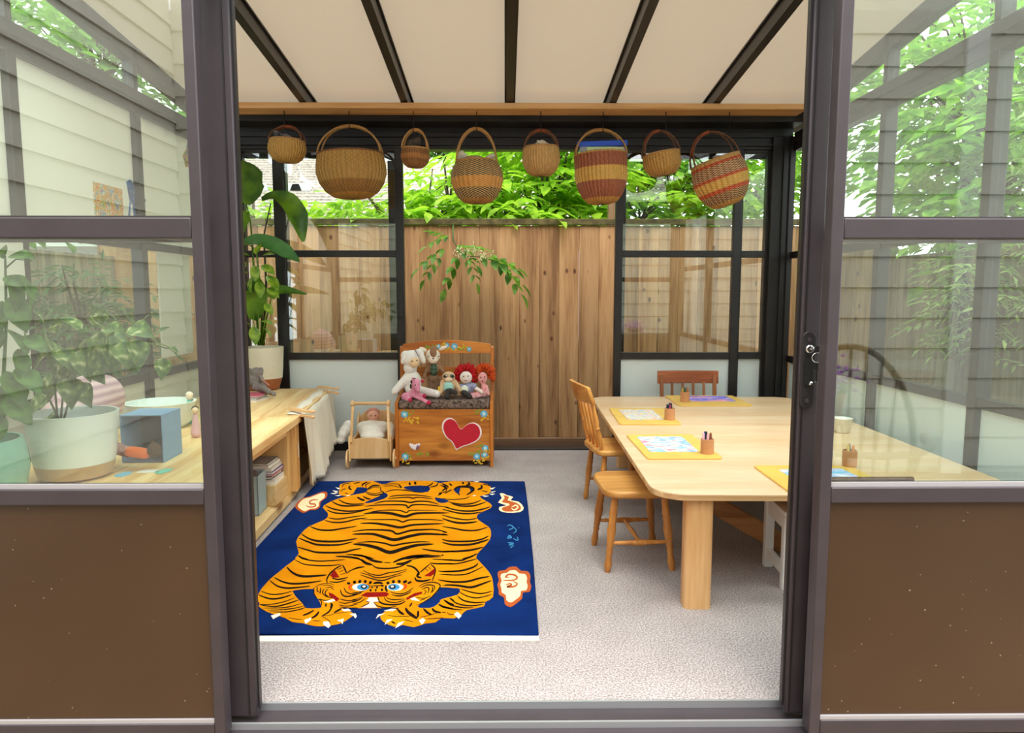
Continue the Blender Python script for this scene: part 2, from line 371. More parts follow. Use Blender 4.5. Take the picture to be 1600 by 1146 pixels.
def rearleaf(name, x0, x1, y0, y1, sl, sr, zt=2.25, frost=True):
    w = struct(name); ym = (y0+y1)/2; zb = .012
    bar(w, 'stile', x0, x0+sl, y0, y1, zb, zt, BK); bar(w, 'stile', x1-sr, x1, y0, y1, zb, zt, BK); a, b = x0+sl, x1-sr
    bar(w, 'rail', a, b, y0, y1, zt-.02, zt, BK); bar(w, 'rail', a, b, y0, y1, 1.465, 1.515, BK)
    bar(w, 'rail', a, b, y0, y1, .700, .752, BK); bar(w, 'rail', a, b, y0, y1, zb, .07, BK)
    bar(w, 'pane', a, b, ym-.003, ym+.003, 1.515, zt-.02, Gb, 0); bar(w, 'pane', a, b, ym-.003, ym+.003, .752, 1.465, Gb, 0)
    if frost: bar(w, 'frosted_panel', a, b, ym-.004, ym+.004, .07, .700, FR, 0)
    return w
rearleaf('window_3', bx(386), bx(455), y0, y1-.01, .02, .055)
wl3 = rearleaf('door_3', bx(437), bx(634), y0-.03, y0+.02, .075, .060)
rearleaf('window_4', bx(1146), bx(1198), y0, y1-.01, .05, .03)
wl4 = rearleaf('door_4', bx(959), bx(1152), y0-.03, y0+.02, .055, .055)
# their second, fixed leaf just behind, seen through the glass
for nm, a, b in (('window_5', 387, 622), ('window_6', 972, 1196)):
    w = struct(nm); yy = y1
    if a < 600: bar(w, 'stile', bx(608), bx(619), yy, yy+.03, .012, 2.25, BK)
    else: bar(w, 'stile', bx(966), bx(978), yy, yy+.03, .012, 2.25, BK)
    bar(w, 'rail', bx(a), bx(b), yy, yy+.03, 2.2, 2.25, BK)
obj('latch', M().box(-.012, .012, -.012, 0, -.09, .09), LP, wl3, loc=(bx(629), y0-.03, 1.10), bevel=.003)

# --- side walls: top plate, mullions, panes; sloping transom above the plate
def sidewall(name, X, sgn, muls, n0):
    w = struct(name); xo = X+sgn*.07; a, b = min(X, xo), max(X, xo)
    bar(w, 'top_plate', a, b, 1.90, YB-.04, 2.235, 2.365, BK); bar(w, 'plate_lip', min(X, X-sgn*.02), max(X, X-sgn*.02), 1.90, YB-.04, 2.30, 2.33, BK, 0)
    bar(w, 'sill', a, b, 1.90, YB-.04, -.06, .03, BK)
    ys = [1.90]+muls+[YB-.04]
    for y in muls: bar(w, 'mullion', a, b, y-.03, y+.03, .03, 2.235, BK); bar(w, 'transom_post', a, b, y-.02, y+.02, 2.365, rz(y)+.06, BK)
    bar(w, 'mullion', a, b, 1.94, 2.0, .03, 2.235, BK)
    # sloping edge rafter of the roof
    r = M(); v = [(xx, yy, zz) for xx in (a, b) for yy, dz in ((1.86, 0), (YB+.06, 0)) for zz in (rz(yy)-.02, rz(yy)+.075)]
    r.add(v, [(0, 1, 3, 2), (4, 6, 7, 5), (0, 4, 5, 1), (2, 3, 7, 6), (0, 2, 6, 4), (1, 5, 7, 3)]); obj('edge_rafter', r, BK, w)
    for i in range(len(ys)-1):
        ya = ys[i]+.03 if i else 2.0; yb = ys[i+1]-.03 if i < len(ys)-2 else ys[i+1]
        g = struct('window_%d' % (n0+i)); xm = (a+b)/2
        bar(g, 'rail', a+.01, b-.01, ya, yb, 1.455, 1.505, BK); bar(g, 'rail', a+.01, b-.01, ya, yb, .68, .73, BK)
        lo = sgn < 0
        bar(g, 'pane', xm-.003, xm+.003, ya, yb, 1.505, 2.235, WHITEP if lo else Gs, 0)
        if lo and i != 1:
            bar(g, 'pane', xm-.003, xm+.003, ya, yb, .73, 1.455, Gs, 0)
            ys_, ye = (ya, yb) if i == 0 else (ya+.10, ya+.52)
            bar(g, 'white_board', X-.0, X+.012, ys_, min(ye, yb), .80 if i else .73, 1.45, WHITEP, 0)
        else: bar(g, 'pane', xm-.003, xm+.003, ya, yb, .73, 1.455, Gs, 0)
        bar(g, 'frosted_panel', xm-.004, xm+.004, ya, yb, .03, .68, FR if not lo else WHITEP, 0)
        tr = M(); z0 = 2.365; tr.add([(xm, ya, z0), (xm, yb, z0), (xm, yb, rz(yb)-.02), (xm, ya, rz(ya)-.02)], [(0, 1, 2, 3)]); obj('transom_pane', tr, Gs, w, solid=.005)
    return w
sidewall('wall_left', XL, -1, [3.17, 4.22], 7)
sidewall('wall_right', XR, 1, [3.15, 4.05, 4.98], 10)

# --- roof: rafters, purlin and translucent panels
RP = frosted('roof_panel', 'd6cec2', .43)
ce = struct('ceiling')
rx = [bx(490, 4.95), bx(640, 4.95), bx(797, 4.95), bx(950, 4.95), bx(1105, 4.95)]
def slope_box(x0, x1, ya, yb, d0, d1):
    v = [(x, y, z) for x in (x0, x1) for y in (ya, yb) for z in (rz(y)+d0, rz(y)+d1)]
    return M().add(v, [(0, 1, 3, 2), (4, 6, 7, 5), (0, 4, 5, 1), (2, 3, 7, 6), (0, 2, 6, 4), (1, 5, 7, 3)])
for i, x in enumerate(rx):
    obj('rafter', slope_box(x-.024, x+.024, 1.86, YB+.08, 0, .085), BK, ce)
    obj('rafter_cap', slope_box(x-.036, x+.036, 1.86, YB+.08, .078, .088), BK, ce)
xs = [XL-.05]+rx+[XR+.05]
for i in range(len(xs)-1):
    obj('roof_panel', slope_box(xs[i], xs[i+1], 3.46, YB+.1, .088, .096), RP, ce)
    obj('roof_pane', slope_box(xs[i], xs[i+1], 1.84, 3.46, .088, .096), Gs, ce)  # unseen front bay, made clear to let extra light into the room
obj('purlin', slope_box(XL, XR, 3.40, 3.47, -.0, .07), BK, ce)
# wooden hanging plank under the rafters
PK = wood('hanging_plank_wood', 'dcae78', 'c08a50', 'X', 9, 16, .5, knots=2.3, knotcol='8a5527')
plank = obj('hanging_plank', M().box(-1.93, 2.03, 4.85, 5.03, 2.424, 2.462), PK, bevel=.003)
tag(plank, 'long pale wooden plank under the roof rafters that the baskets hang from', 'plank')

# --- house walls with lap siding (they stand behind and beside the deck; seen as reflections)
SID = plain('siding_paint', 'cfc9bd', .6, noise=.06, nscale=60)
SIDW = plain('siding_trim', 'e6e4de', .5)
hb = struct('wall_house')
obj('sheathing', M().box(-2.3, 4.8, -1.44, -1.36, -.1, 3.1), SID, hb)
for i in range(15):
    z = -.05+i*.215; e = .215+.012
    obj('siding_board', M().add([(-2.25, -1.36, z), (4.8, -1.36, z), (4.8, -1.33, z), (-2.25, -1.33, z), (-2.25, -1.36, z+e), (4.8, -1.36, z+e), (4.8, -1.348, z+e), (-2.25, -1.348, z+e)],
        [(0, 1, 2, 3), (4, 7, 6, 5), (3, 2, 6, 7), (0, 4, 5, 1), (0, 3, 7, 4), (1, 5, 6, 2)]), SID, hb)
bar(hb, 'corner_board', 3.15, 3.3, -1.35, -1.31, -.1, 3.1, SIDW)
hl = struct('wall_house_wing')
obj('sheathing', M().box(-2.35, -2.27, -1.36, 1.70, -.1, 3.1), SID, hl)
for i in range(20):
    z = -.05+i*.16; e = .16+.012
    obj('siding_board', M().add([(-2.27, -1.33, z), (-2.27, 1.68, z), (-2.24, 1.68, z), (-2.24, -1.33, z), (-2.27, -1.33, z+e), (-2.27, 1.68, z+e), (-2.258, 1.68, z+e), (-2.258, -1.33, z+e)],
        [(0, 3, 2, 1), (4, 5, 6, 7), (3, 7, 6, 2), (0, 1, 5, 4), (0, 4, 7, 3), (1, 2, 6, 5)]), SID, hl)
bar(hl, 'corner_board', -2.28, -2.21, 1.62, 1.74, -.1, 3.1, SIDW)
# ================= OUTDOORS =================
FW = wood('fence_wood', 'c59a6c', '8f6540', 'Z', 9, 14, .75, knots=7.5, knotcol='5b3418', bump=.4, c3='b08458', var=.2, kw=(.06, .14))
FWG = wood('weathered_fence_wood', 'a39678', '6f6650', 'Z', 9, 14, .85, knots=2.5, knotcol='4a4434', bump=.3)
MOSS = plain('mossy_wood', '6d6238', .9, noise=.6, nscale=14)
fence = thing('fence', 'tall fence of upright honey coloured cedar boards behind the rear opening', 'fence', (0, 6.3, 0))
pl = None; rr = random.Random(3)
for i in range(40):
    if pl is None:
        pl = obj('fence_board', M().box(-.0881, .0881, 0, .02, -.95, .95), FW, fence, bevel=.006)
        p = pl
    else: p = pl.copy(); COL.objects.link(p); p.parent = fence
    p.location = (-3.5+i*.177+0, rr.uniform(0, .007), .84+rr.uniform(-.004, .004)); p.rotation_euler = (0, rr.uniform(-.0003, .0003), 0)
obj('kick_board', M().box(-3.6, 3.6, -.02, .02, -.27, -.11), wood('kick_board_wood', '8d6c52', '6e5038', 'X', 6, 14, .7), fence, bevel=.004)
obj('top_rail', M().box(-3.6, 3.6, .022, .07, 1.68, 1.775), MOSS, fence, bevel=.004)
obj('cap_rail', M().box(-3.6, 3.6, -.015, .015, 1.795, 1.85), MOSS, fence, bevel=.004)
for x in (-2.4, -.2, .97, 3.1): obj('fence_post', M().box(x-.045, x+.045, .07, .16, -.3, 1.80 if x != .97 else 2.02), wood('post_wood', '9a7a58', '6d5136', 'Z'), fence)
for sx, lab in ((-1, 'low weathered board fence outside the left wall'), (1, 'low weathered board fence outside the right wall')):
    f2 = thing('fence', lab, 'fence', (sx*3.45, 2.0, 0)); pz = None
    for i in range(29):
        if pz is None: p = pz = obj('fence_board', M().box(-.01, .01, -.072, .072, -.9, .9), FWG, f2, bevel=.003)
        else: p = pz.copy(); COL.objects.link(p); p.parent = f2
        p.location = (rr.uniform(0, .01), .05+i*.15, .62)
    obj('rail', M().box(sx*.01, sx*.06, 0, 4.2, 1.2, 1.28), FWG, f2); obj('rail', M().box(sx*.01, sx*.06, 0, 4.2, .2, .28), FWG, f2)

# neighbour's roof
nr = thing('neighbour_house', 'neighbouring house with a pale shingled roof beyond the cedar fence', 'house', (0, 9, 0))
SH = plain('roof_shingles', 'c4bab0', .9, col2='90857c', nscale=26)
obj('wall', M().box(-7, .9, .5, 4.3, -.3, 1.85), SIDW, nr)
sl = (3.68-1.85)/4.6
sh = M()
for i in range(26):
    a = i*4.6/26; b = a+4.6/26+.03
    sh.add([(-7.4, a, 1.87+a*sl), (1.2, a, 1.87+a*sl), (1.2, a, 1.90+a*sl), (-7.4, a, 1.90+a*sl), (-7.4, b, 1.86+b*sl), (1.2, b, 1.86+b*sl), (1.2, b, 1.865+b*sl), (-7.4, b, 1.865+b*sl)],
        [(0, 1, 2, 3), (4, 7, 6, 5), (3, 2, 6, 7), (0, 4, 5, 1), (0, 3, 7, 4), (1, 5, 6, 2)])
rf = obj('roof', sh, SH, nr)
for px, py in ((471, 272), (459, 286), (405, 286)):
    q = atY(px, py, 11.4); yy = q.y-9; zz = 1.88+yy*sl
    obj('roof_vent', M().prism([(-.17, -.05), (.17, -.05), (.12, .07), (-.12, .07)], -.12, .12, XZ), plain('vent_metal', 'c8cccc', .6), rf, loc=(q.x, yy, zz), bevel=.01)
ed = M().box(-7.4, 1.2, -.03, 0, 1.78, 1.90); obj('gutter', ed, SIDW, nr)

# --- foliage
def leafv(m, o, d, nrm, L, Wd, fold=.18, n=3):
    """one folded pointed leaf starting at o, along d"""
    d = d.normalized(); s = d.cross(nrm).normalized(); u = s.cross(d).normalized()
    prof = ((0, .02), (.22, .75), (.5, 1), (.78, .6), (1, .02)); vs = []
    for t, w in prof:
        c = o+d*L*t-u*L*.18*t*t; vs += [c-s*Wd*.5*w+u*Wd*fold*w, c, c+s*Wd*.5*w+u*Wd*fold*w]
    fs = []
    for j in range(4): a = j*3; fs += [(a, a+1, a+4, a+3), (a+1, a+2, a+5, a+4)]
    m.add(vs, fs)
def leafs(m, o, d, nrm, L, Wd):
    d = d.normalized(); s = d.cross(nrm).normalized(); u = s.cross(d).normalized(); c = o+d*L*.45
    m.add([o, c-s*Wd*.5+u*Wd*.12, o+d*L-u*L*.12, c+s*Wd*.5+u*Wd*.12], [(0, 1, 2), (0, 2, 3)])
def frond(m, o, d, L, R, n=3, lw=.35, full=False):
    """compound leaf: n pairs of leaflets and one at the tip"""
    d = d.normalized(); nr_ = Vector((R.uniform(-.4, .4), R.uniform(-.4, .4), 1)).normalized(); s = d.cross(nr_).normalized()
    f = leafv if full else leafs
    for i in range(n):
        t = (i+.6)/(n+.5); p = o+d*L*t-Vector((0, 0, L*.25*t*t)); ll = L*.48*(1-.25*abs(t-.5))
        for q in (-1, 1): f(m, p, d*.55+s*q-Vector((0, 0, .25)), nr_, ll, ll*lw)
    f(m, o+d*L-Vector((0, 0, L*.25)), d-Vector((0, 0, .4)), nr_, L*.5, L*.5*lw)
def tree(name, label, base, stems, crowns, mat, L=.3, group=None, n=3, lw=.38, seed=1, full=False):
    R = random.Random(seed); t = thing(name, label, 'tree', base, 0, group); B = Vector(base)
    BKK = plain('bark', '4a4032', .85, noise=.5, nscale=25)
    for (tx, ty, tz, r) in stems:
        mid = Vector((tx*.4+R.uniform(-.08, .08), ty*.4, tz*.5)); obj('stem', M().tube([(tx*.15, ty*.15, -.3), mid, (tx, ty, tz)], [r, r*.8, r*.35], 7), BKK, t, smooth=True)
    m = M(); br = M()
    for (cx, cy, cz, rx_, ry_, rz_, cnt) in crowns:
        c = Vector((cx, cy, cz))-B
        for i in range(cnt):
            v = Vector((R.gauss(0, 1), R.gauss(0, 1), R.gauss(0, 1))).normalized()*R.random()**.4
            p = c+Vector((v.x*rx_, v.y*ry_, v.z*rz_)); d = Vector((v.x+R.uniform(-.7, .7), v.y+R.uniform(-.7, .7), R.uniform(-.25, .35)))
            frond(m, p, d, L*R.uniform(.7, 1.25), R, n, lw, full)
            if i % 14 == 0: br.tube([c+Vector((0, 0, -rz_*.5)), (c+p)/2+Vector((R.uniform(-.1, .1), 0, .08)), p], [.014, .009, .004], 5)
    obj('branches', br, BKK, t, kind='stuff'); obj('foliage', m, mat, t, kind='stuff'); return t
LG1 = leafmat('leaf_lime', 'b4dc3c', '7fb62a', .62); LG2 = leafmat('leaf_mid', '7fb23c', '4c8226', .5); LG3 = leafmat('leaf_deep', '4f7a34', '2e5222', .4)
LG5 = leafmat('leaf_spring', 'a8d64c', '6aa834', .55); LG4 = leafmat('leaf_pale', 'c6d98c', '8fb45c', .5)
tree('elder_shrub', 'bright lime green elder shrub right behind the rear opening', (.35, 7.3, 0), [(.0, 0, 2.9, .03), (.25, .1, 3.1, .025), (-.45, .0, 2.7, .02), (.35, -.1, 3, .022)],
     [(.35, 7.4, 2.35, .8, .45, .55, 150), (.0, 7.1, 1.98, 1.0, .3, .2, 60), (.5, 7.4, 3.1, .9, .5, .5, 100)], LG1, .42, seed=2, full=True)
tree('maple', 'lime green maple behind the right rear windows', (2.1, 8.0, 0), [(.1, 0, 3.3, .05), (.7, .1, 3, .03)],
     [(1.9, 8.1, 2.6, 1.3, .7, .8, 480), (1.4, 7.4, 2.1, .9, .4, .35, 90), (2.6, 7.6, 2.3, .7, .5, .5, 110)], LG1, .34, seed=5, n=2, lw=.6)
tree('maple', 'tall mid green maple beyond the right corner of the room', (4.6, 7.2, 0), [(0, 0, 3.6, .07), (-.6, -.4, 3, .04)],
     [(4.4, 6.6, 3.2, 1.5, 1.3, 1.3, 720), (3.9, 5.6, 2.2, .7, 1.0, .8, 320)], LG5, .36, seed=6, n=2, lw=.6)
tree('bamboo_shrub', 'fine leaved pale green shrub spilling over the right side fence', (4.0, 4.0, 0), [(0, .2, 2.6, .02), (-.1, -.6, 2.5, .02), (.1, .9, 2.4, .02)],
     [(3.75, 4.2, 2.1, .45, 1.1, .8, 330), (3.3, 4.9, 1.2, .14, .5, .5, 150), (3.9, 3.4, 2.8, .6, .8, .6, 150)], LG4, .2, seed=7, n=3, lw=.24)
tree('elder_shrub', 'leafy shrub whose sprays hang in front of the pale roof', (-1.1, 7.0, 0), [(.1, 0, 2.2, .02), (.4, 0, 2.4, .02)],
     [(-1.15, 7.0, 1.98, .75, .3, .17, 60), (-.55, 7.1, 2.25, .35, .3, .4, 40), (-.65, 7.1, 2.0, .5, .3, .22, 40)], LG1, .34, seed=8, full=True)
tree('conifer_hedge', 'soft green treetops rising behind the pale roof', (-3.5, 16.3, 0), [(0, 0, 5, .12), (2.5, 0, 5, .12)],
     [(-4.8, 16.3, 4.9, 2.4, .8, 1.3, 420), (-1.4, 16.3, 4.8, 2.0, .8, 1.3, 400), (1.2, 16, 4.2, 1.4, .8, 1.8, 300)], LG2, .6, seed=9, n=2, lw=.6)
tree('maple', 'mid green tree behind the left side wall', (-4.9, 5.2, 0), [(0, 0, 3.6, .07), (.5, -.4, 3, .04)],
     [(-4.7, 5.0, 3.3, 1.3, 1.8, .9, 420), (-4.3, 6.3, 2.4, .7, .7, .9, 120), (-4.5, 8.2, 4.0, 1.5, .9, 1.1, 420)], LG2, .36, seed=10, n=2, lw=.6)
tree('fern_shrub', 'dark feathery shrub growing against the left side fence', (-3.05, 4.9, -.2), [(0, 0, 1.2, .02), (.05, .4, 1.1, .02)],
     [(-3.1, 5.3, .95, .25, .7, .5, 170), (-3.05, 4.6, .6, .2, .4, .4, 80)], LG3, .26, seed=11, n=3, lw=.25)
tree('maple', 'bright maple seen over the fence left of the rear opening', (-2.9, 8.3, 0), [(0, 0, 2.4, .04)],
     [(-2.6, 7.9, 2.0, .8, .4, .2, 60)], LG1, .3, seed=12, n=2, lw=.6)
# trailing branch over the fence
R = random.Random(4)
vb = thing('elder_branch', 'leafy flowering branch trailing over the front of the cedar fence', 'plant', (-.42, 6.2, 1.78))
pts = [atY(708, 352, 6.2), atY(708, 375, 6.14), atY(722, 400, 6.1), atY(752, 402, 6.08), atY(780, 410, 6.06)]
loc = [p-Vector((-.42, 6.2, 1.78)) for p in pts]
obj('stem', M().tube(loc, [.006, .006, .005, .004, .003], 6), LG3, vb, smooth=True)
m = M()
for px, py, dx, dz, L in ((706, 368, -1, -.2, .16), (700, 385, -1, -.5, .2), (712, 378, .6, -.5, .17), (718, 395, -.5, -1, .2), (690, 398, -.8, -.9, .16), (730, 400, .4, -.9, .15), (745, 402, 1, -.1, .22), (760, 398, 1, -.2, .2), (768, 405, .9, -.5, .22), (776, 408, .8, -.8, .22), (720, 385, .7, .1, .15), (702, 372, -.3, .2, .14)):
    p = atY(px, py, 6.1)-Vector((-.42, 6.2, 1.78)); frond(m, p, Vector((dx, -.2, dz)), L*1.35, R, 3, .42, True)
obj('leaves', m, LG2, vb, kind='stuff')
m = M()
for px, py in ((738, 392), (755, 400), (720, 396)):
    p = atY(px, py, 6.04)-Vector((-.42, 6.2, 1.78))
    for i in range(60): m.ball(p+Vector((R.gauss(0, .035), R.gauss(0, .01), R.gauss(0, .02))), .005, 4)
obj('blossom', m, plain('blossom_cream', 'dfe3b0', .7), vb, kind='stuff')
# ================= FURNITURE =================
OAK = wood('turned_oak', 'd08e45', 'a8672a', 'Z', 16, 8, .38); OAKX = wood('oak_seat', 'd29a52', 'a96c2e', 'X', 12, 10, .36)
MAPLE = wood('pale_tabletop', 'edd0ae', 'e2b98e', 'X', 5, 6, .35, bump=.05); MAPEDGE = wood('ply_edge', 'd9b483', 'a97e50', 'X', 8, 40, .5)
FIR = wood('fir_leg', 'e2b680', 'c48c54', 'Z', 9, 14, .5); FIRX = wood('fir_brace', 'c99058', '9a6434', 'X', 9, 14, .5)
PINE = wood('pine_plank', 'ecd09a', 'd0a468', 'Y', 9, 14, .5, knots=3.0, knotcol='85572a'); PINEZ = wood('pine_upright', 'e0b878', 'c08c4c', 'Z', 9, 14, .5, knots=3.0, knotcol='85572a')
WH = plain('white_paint', 'eceae6', .45)
LEGP = [(.0, .010), (.05, .0125), (.10, .0150), (.22, .0105), (.27, .0135), (.30, .0100), (.33, .0140), (.36, .0125), (.55, .0175), (.66, .0135), (.70, .0165), (.73, .0125), (.76, .0160), (.80, .0135), (1, .0125)]
def turned(a, b, prof, n=14, k=1.0):
    a, b = Vector(a), Vector(b); L = (b-a).length
    return M().lathe([(r*k, t*L) for t, r in prof], n, along(a, b))
SPP = [(0, .006), (.2, .008), (.3, .006), (.33, .010), (.36, .007), (.5, .013), (.64, .007), (.67, .010), (.7, .006), (.8, .008), (1, .006)]
def seat_outline(w, d):
    """rounded shield shape: front (+x) gently bowed, back corners round"""
    return rrect(-d/2, d/2, -w/2, w/2, .075, 6)
def turned_seat(t, w, d, z, splay, mat=OAK, seatmat=OAKX, k=1.0):
    st = obj('seat', M().prism(seat_outline(w, d), z-.032, z), seatmat, t, bevel=.010, seg=3)
    fx, fy = d/2-.05, w/2-.05; feet = []
    for sx in (-1, 1):
        for sy in (-1, 1):
            a = (sx*(fx+splay), sy*(fy+splay*.8), 0); b = (sx*fx, sy*fy, z-.030); feet.append((a, b))
            obj('leg', turned(a, b, LEGP, k=k), mat, t, smooth=50)
    def at(i, h):
        a, b = Vector(feet[i][0]), Vector(feet[i][1]); return a.lerp(b, h)
    sp = [(0, .005), (.08, .008), (.3, .010), (.4, .012), (.5, .0135), (.6, .012), (.7, .010), (.92, .008), (1, .005)]
    for i, j in ((0, 2), (1, 3)): obj('stretcher', turned(at(i, .38), at(j, .38), sp), mat, t, smooth=True)
    obj('stretcher', turned((at(0, .38)+at(2, .38))/2, (at(1, .38)+at(3, .38))/2, sp, k=.9), mat, t, smooth=True)
stool = thing('stool', 'golden oak turned leg child seat without a back at the near left of the table', 'stool', (.575, 3.10, 0), radians(3))
turned_seat(stool, .37, .315, .358, .035, k=1.15)
ch = thing('spindle_chair', 'golden oak child chair with turned spindle back at the left side of the table', 'chair', (.635, 3.88, 0), radians(8))
turned_seat(ch, .36, .33, .358, .03, k=1.1)
for y in (-.145, .145): obj('back_post', turned((-.135, y, .355), (-.195, y*1.08, .625), [(0, .010), (.15, .012), (.3, .016), (.42, .010), (.45, .014), (.48, .010), (.6, .015), (.8, .011), (1, .008)]), OAK, ch, smooth=50)
for y in (-.075, 0, .075): obj('spindle', turned((-.14, y, .355), (-.20, y*1.1, .63), [(0, .006), (.3, .009), (.5, .007), (.7, .009), (1, .006)]), OAK, ch, smooth=True)
cr_ = M(); nn = 12; vs = []
for i in range(nn+1):
    y = -.185+.37*i/nn; bow = -.035*(1-(2*i/nn-1)**2); top = .705+.014*(1-(2*i/nn-1)**2)
    for dx, z in ((-.012, .612), (.010, .612), (-.006, top), (-.026, top)): vs.append((-.19+bow+dx-(z-.612)*.2, y, z))
cr_.add(vs, [(j*4+k, j*4+(k+1) % 4, j*4+4+(k+1) % 4, j*4+4+k) for j in range(nn) for k in range(4)]+[(3, 2, 1, 0), (nn*4, nn*4+1, nn*4+2, nn*4+3)])
obj('crest_rail', cr_, OAKX, ch, bevel=.004, smooth=50)
# rear chair, reddish
RED = wood('red_brown_wood', 'b5683c', '84401f', 'X', 9, 14, .4); REDZ = wood('red_brown_slat', 'a9683e', '7c4420', 'Z', 9, 14, .4)
c3 = thing('slat_back_chair', 'red brown slat back chair behind the far edge of the table', 'chair', (1.35, 4.98, 0), 0)
obj('seat', M().prism(rrect(-.2, .2, -.19, .16, .05), .33, .36), RED, c3, bevel=.006)
for sx in (-1, 1):
    for y in (-.16, .14): obj('leg', turned((sx*.185, y+(.02 if y > 0 else -.01), 0), (sx*.165, y, .335), LEGP, k=1.1), REDZ, c3, smooth=50)
    obj('back_post', M().box(-.014, .014, -.008, .008, 0, .25, TX(sx*.195, .135, .35, radians(-7))), REDZ, c3, bevel=.003)
for i in range(4): obj('slat', M().box(-.009, .009, -.005, .005, 0, .2, TX(-.117+i*.078, .140, .35, radians(-7))), REDZ, c3, bevel=.002)
for y in (-.15, .13): obj('stretcher', turned((-.17, y, .15), (.17, y, .15), [(0, .006), (.5, .012), (1, .006)]), REDZ, c3, smooth=True)
cb = M(); vs = []
for i in range(13):
    x = -.225+.45*i/12; bow = .02*(1-(2*i/12-1)**2)
    for dy, z in ((-.01, .535), (.01, .535), (.018, .628), (-.002, .628)): vs.append((x, .165+bow+dy, z))
cb.add(vs, [(j*4+k, j*4+4+k, j*4+4+(k+1) % 4, j*4+(k+1) % 4) for j in range(12) for k in range(4)]+[(0, 1, 2, 3), (51, 50, 49, 48)])
obj('crest_rail', cb, RED, c3, bevel=.003, smooth=40)

# table
TZ = .455; tb = thing('table', 'large low pale wooden table with rounded corners and one broad front leg', 'table', (1.30, 3.77, 0), radians(-1.5))
obj('tabletop', M().prism(rrect(-.71, .71, -1.245, 1.245, .13, 10), TZ-.024, TZ-.002), MAPEDGE, tb, bevel=.002)
obj('top_veneer', M().prism(rrect(-.709, .709, -1.244, 1.244, .129, 10), TZ-.002, TZ), MAPLE, tb)
for sx, sy, x, y in ((-1, -1, -.535, -1.18), (1, -1, .53, -1.18), (-1, 1, -.50, 1.0), (1, 1, .53, 1.0)):
    obj('leg', M().prism(rrect(-.052, .052, -.04, .04, .018, 4), 0, TZ-.024, TX(x, y, 0)), FIR, tb, smooth=40)
def brace(x0, z0, x1, z1, y, w=.085, th=.05):
    d = Vector((x1-x0, 0, z1-z0)); L = d.length; a = atan2(-d.z, d.x)
    T = TX(x0, y, z0, 0, a, 0); return M().box(0, L, -th/2, th/2, -w/2, w/2, T)
for y in (-.62, .62):
    obj('brace', brace(-.62, .405, .02, .032, y), FIRX, tb, bevel=.006)
    obj('brace', brace(.62, .405, .12, .032, y+.052), FIRX, tb, bevel=.006)
obj('beam', M().box(-.04, .04, -1.0, 1.0, TZ-.09, TZ-.026, TX(-.1, 0, 0)), FIRX, tb, bevel=.004)
# white stool
ws = thing('step_stool', 'small white wooden stool under the near right of the table', 'stool', (1.30, 2.86, 0), radians(-4))
obj('top', M().prism(rrect(-.17, .17, -.14, .14, .01), .305, .325), WH, ws, bevel=.003)
for x in (-.15, .15):
    for y in (-.12, .12): obj('leg', M().box(-.019, .019, -.017, .017, 0, .305, TX(x, y, 0)), WH, ws, bevel=.003)
    obj('side_rail', M().box(x-.012, x+.012, -.105, .105, .245, .300), WH, ws); obj('side_rail', M().box(x-.012, x+.012, -.105, .105, .05, .085), WH, ws)
for y in (-.12, .12): obj('front_rail', M().box(-.13, .13, y-.01, y+.01, .25, .300), WH, ws)

# boards, drawings and crayon cups
MAT = plain('mat_board', 'e6bc5c', .45, noise=.12, nscale=5); MATE = plain('mat_edge', 'a9803c', .5)
def paper(name, cols, sx, sy, seed, rot=0, white=.5):
    m, t, b = newmat(name); N = t.nodes.new; L = t.links.new
    tx = N('ShaderNodeTexCoord'); mp = N('ShaderNodeMapping'); mp.inputs['Scale'].default_value = (sx, sy, sy); mp.inputs['Location'].default_value = (seed, seed*2, 0); mp.inputs['Rotation'].default_value = (0, 0, rot)
    L(tx.outputs['Object'], mp.inputs[0])
    n = N('ShaderNodeTexNoise'); n.inputs['Scale'].default_value = 1; n.inputs['Detail'].default_value = 4; L(mp.outputs[0], n.inputs['Vector'])
    r = N('ShaderNodeValToRGB'); r.color_ramp.interpolation = 'LINEAR'
    while len(r.color_ramp.elements) < len(cols): r.color_ramp.elements.new(.5)
    for i, c in enumerate(cols): r.color_ramp.elements[i].position = .28+.44*i/(len(cols)-1); r.color_ramp.elements[i].color = hx(c)
    L(n.outputs['Fac'], r.inputs[0])
    n2 = N('ShaderNodeTexNoise'); n2.inputs['Scale'].default_value = 3.1; n2.inputs['Detail'].default_value = 5; L(mp.outputs[0], n2.inputs['Vector'])
    r2 = N('ShaderNodeValToRGB'); r2.color_ramp.elements[0].position = white-.05; r2.color_ramp.elements[1].position = white+.06; L(n2.outputs['Fac'], r2.inputs[0])
    mx = N('ShaderNodeMix'); mx.data_type = 'RGBA'; L(r2.outputs[0], mx.inputs['Factor']); L(r.outputs[0], mx.inputs[6]); mx.inputs[7].default_value = hx('f4f0f2'); L(mx.outputs[2], b.inputs['Base Color'])
    b.inputs['Roughness'].default_value = .7; return m
PA = paper('drawing_scribble_bright', ['e85f7a', 'f3d3dc', '5a9ee0', 'f0e36a', 'e86a5a', 'b9a0e0'], 26, 70, 3, .5, .58)
PB = paper('drawing_aqua_violet', ['4fc6dc', '8fd8e8', '8a9be0', 'f2f0c0', 'd87ab0', 'e0707a'], 10, 26, 7, .7, .64)
PC = paper('drawing_blue_violet', ['e46a9a', 'e8a0c0', '8a7ae0', '5a5fd8', '6aa8e8'], 6, 14, 11, .2, .62)
PD = paper('drawing_aqua', ['5ad8e8', '4ab8d8', 'b8b8e8', 'e8f0f4'], 8, 16, 13, .3, .66)
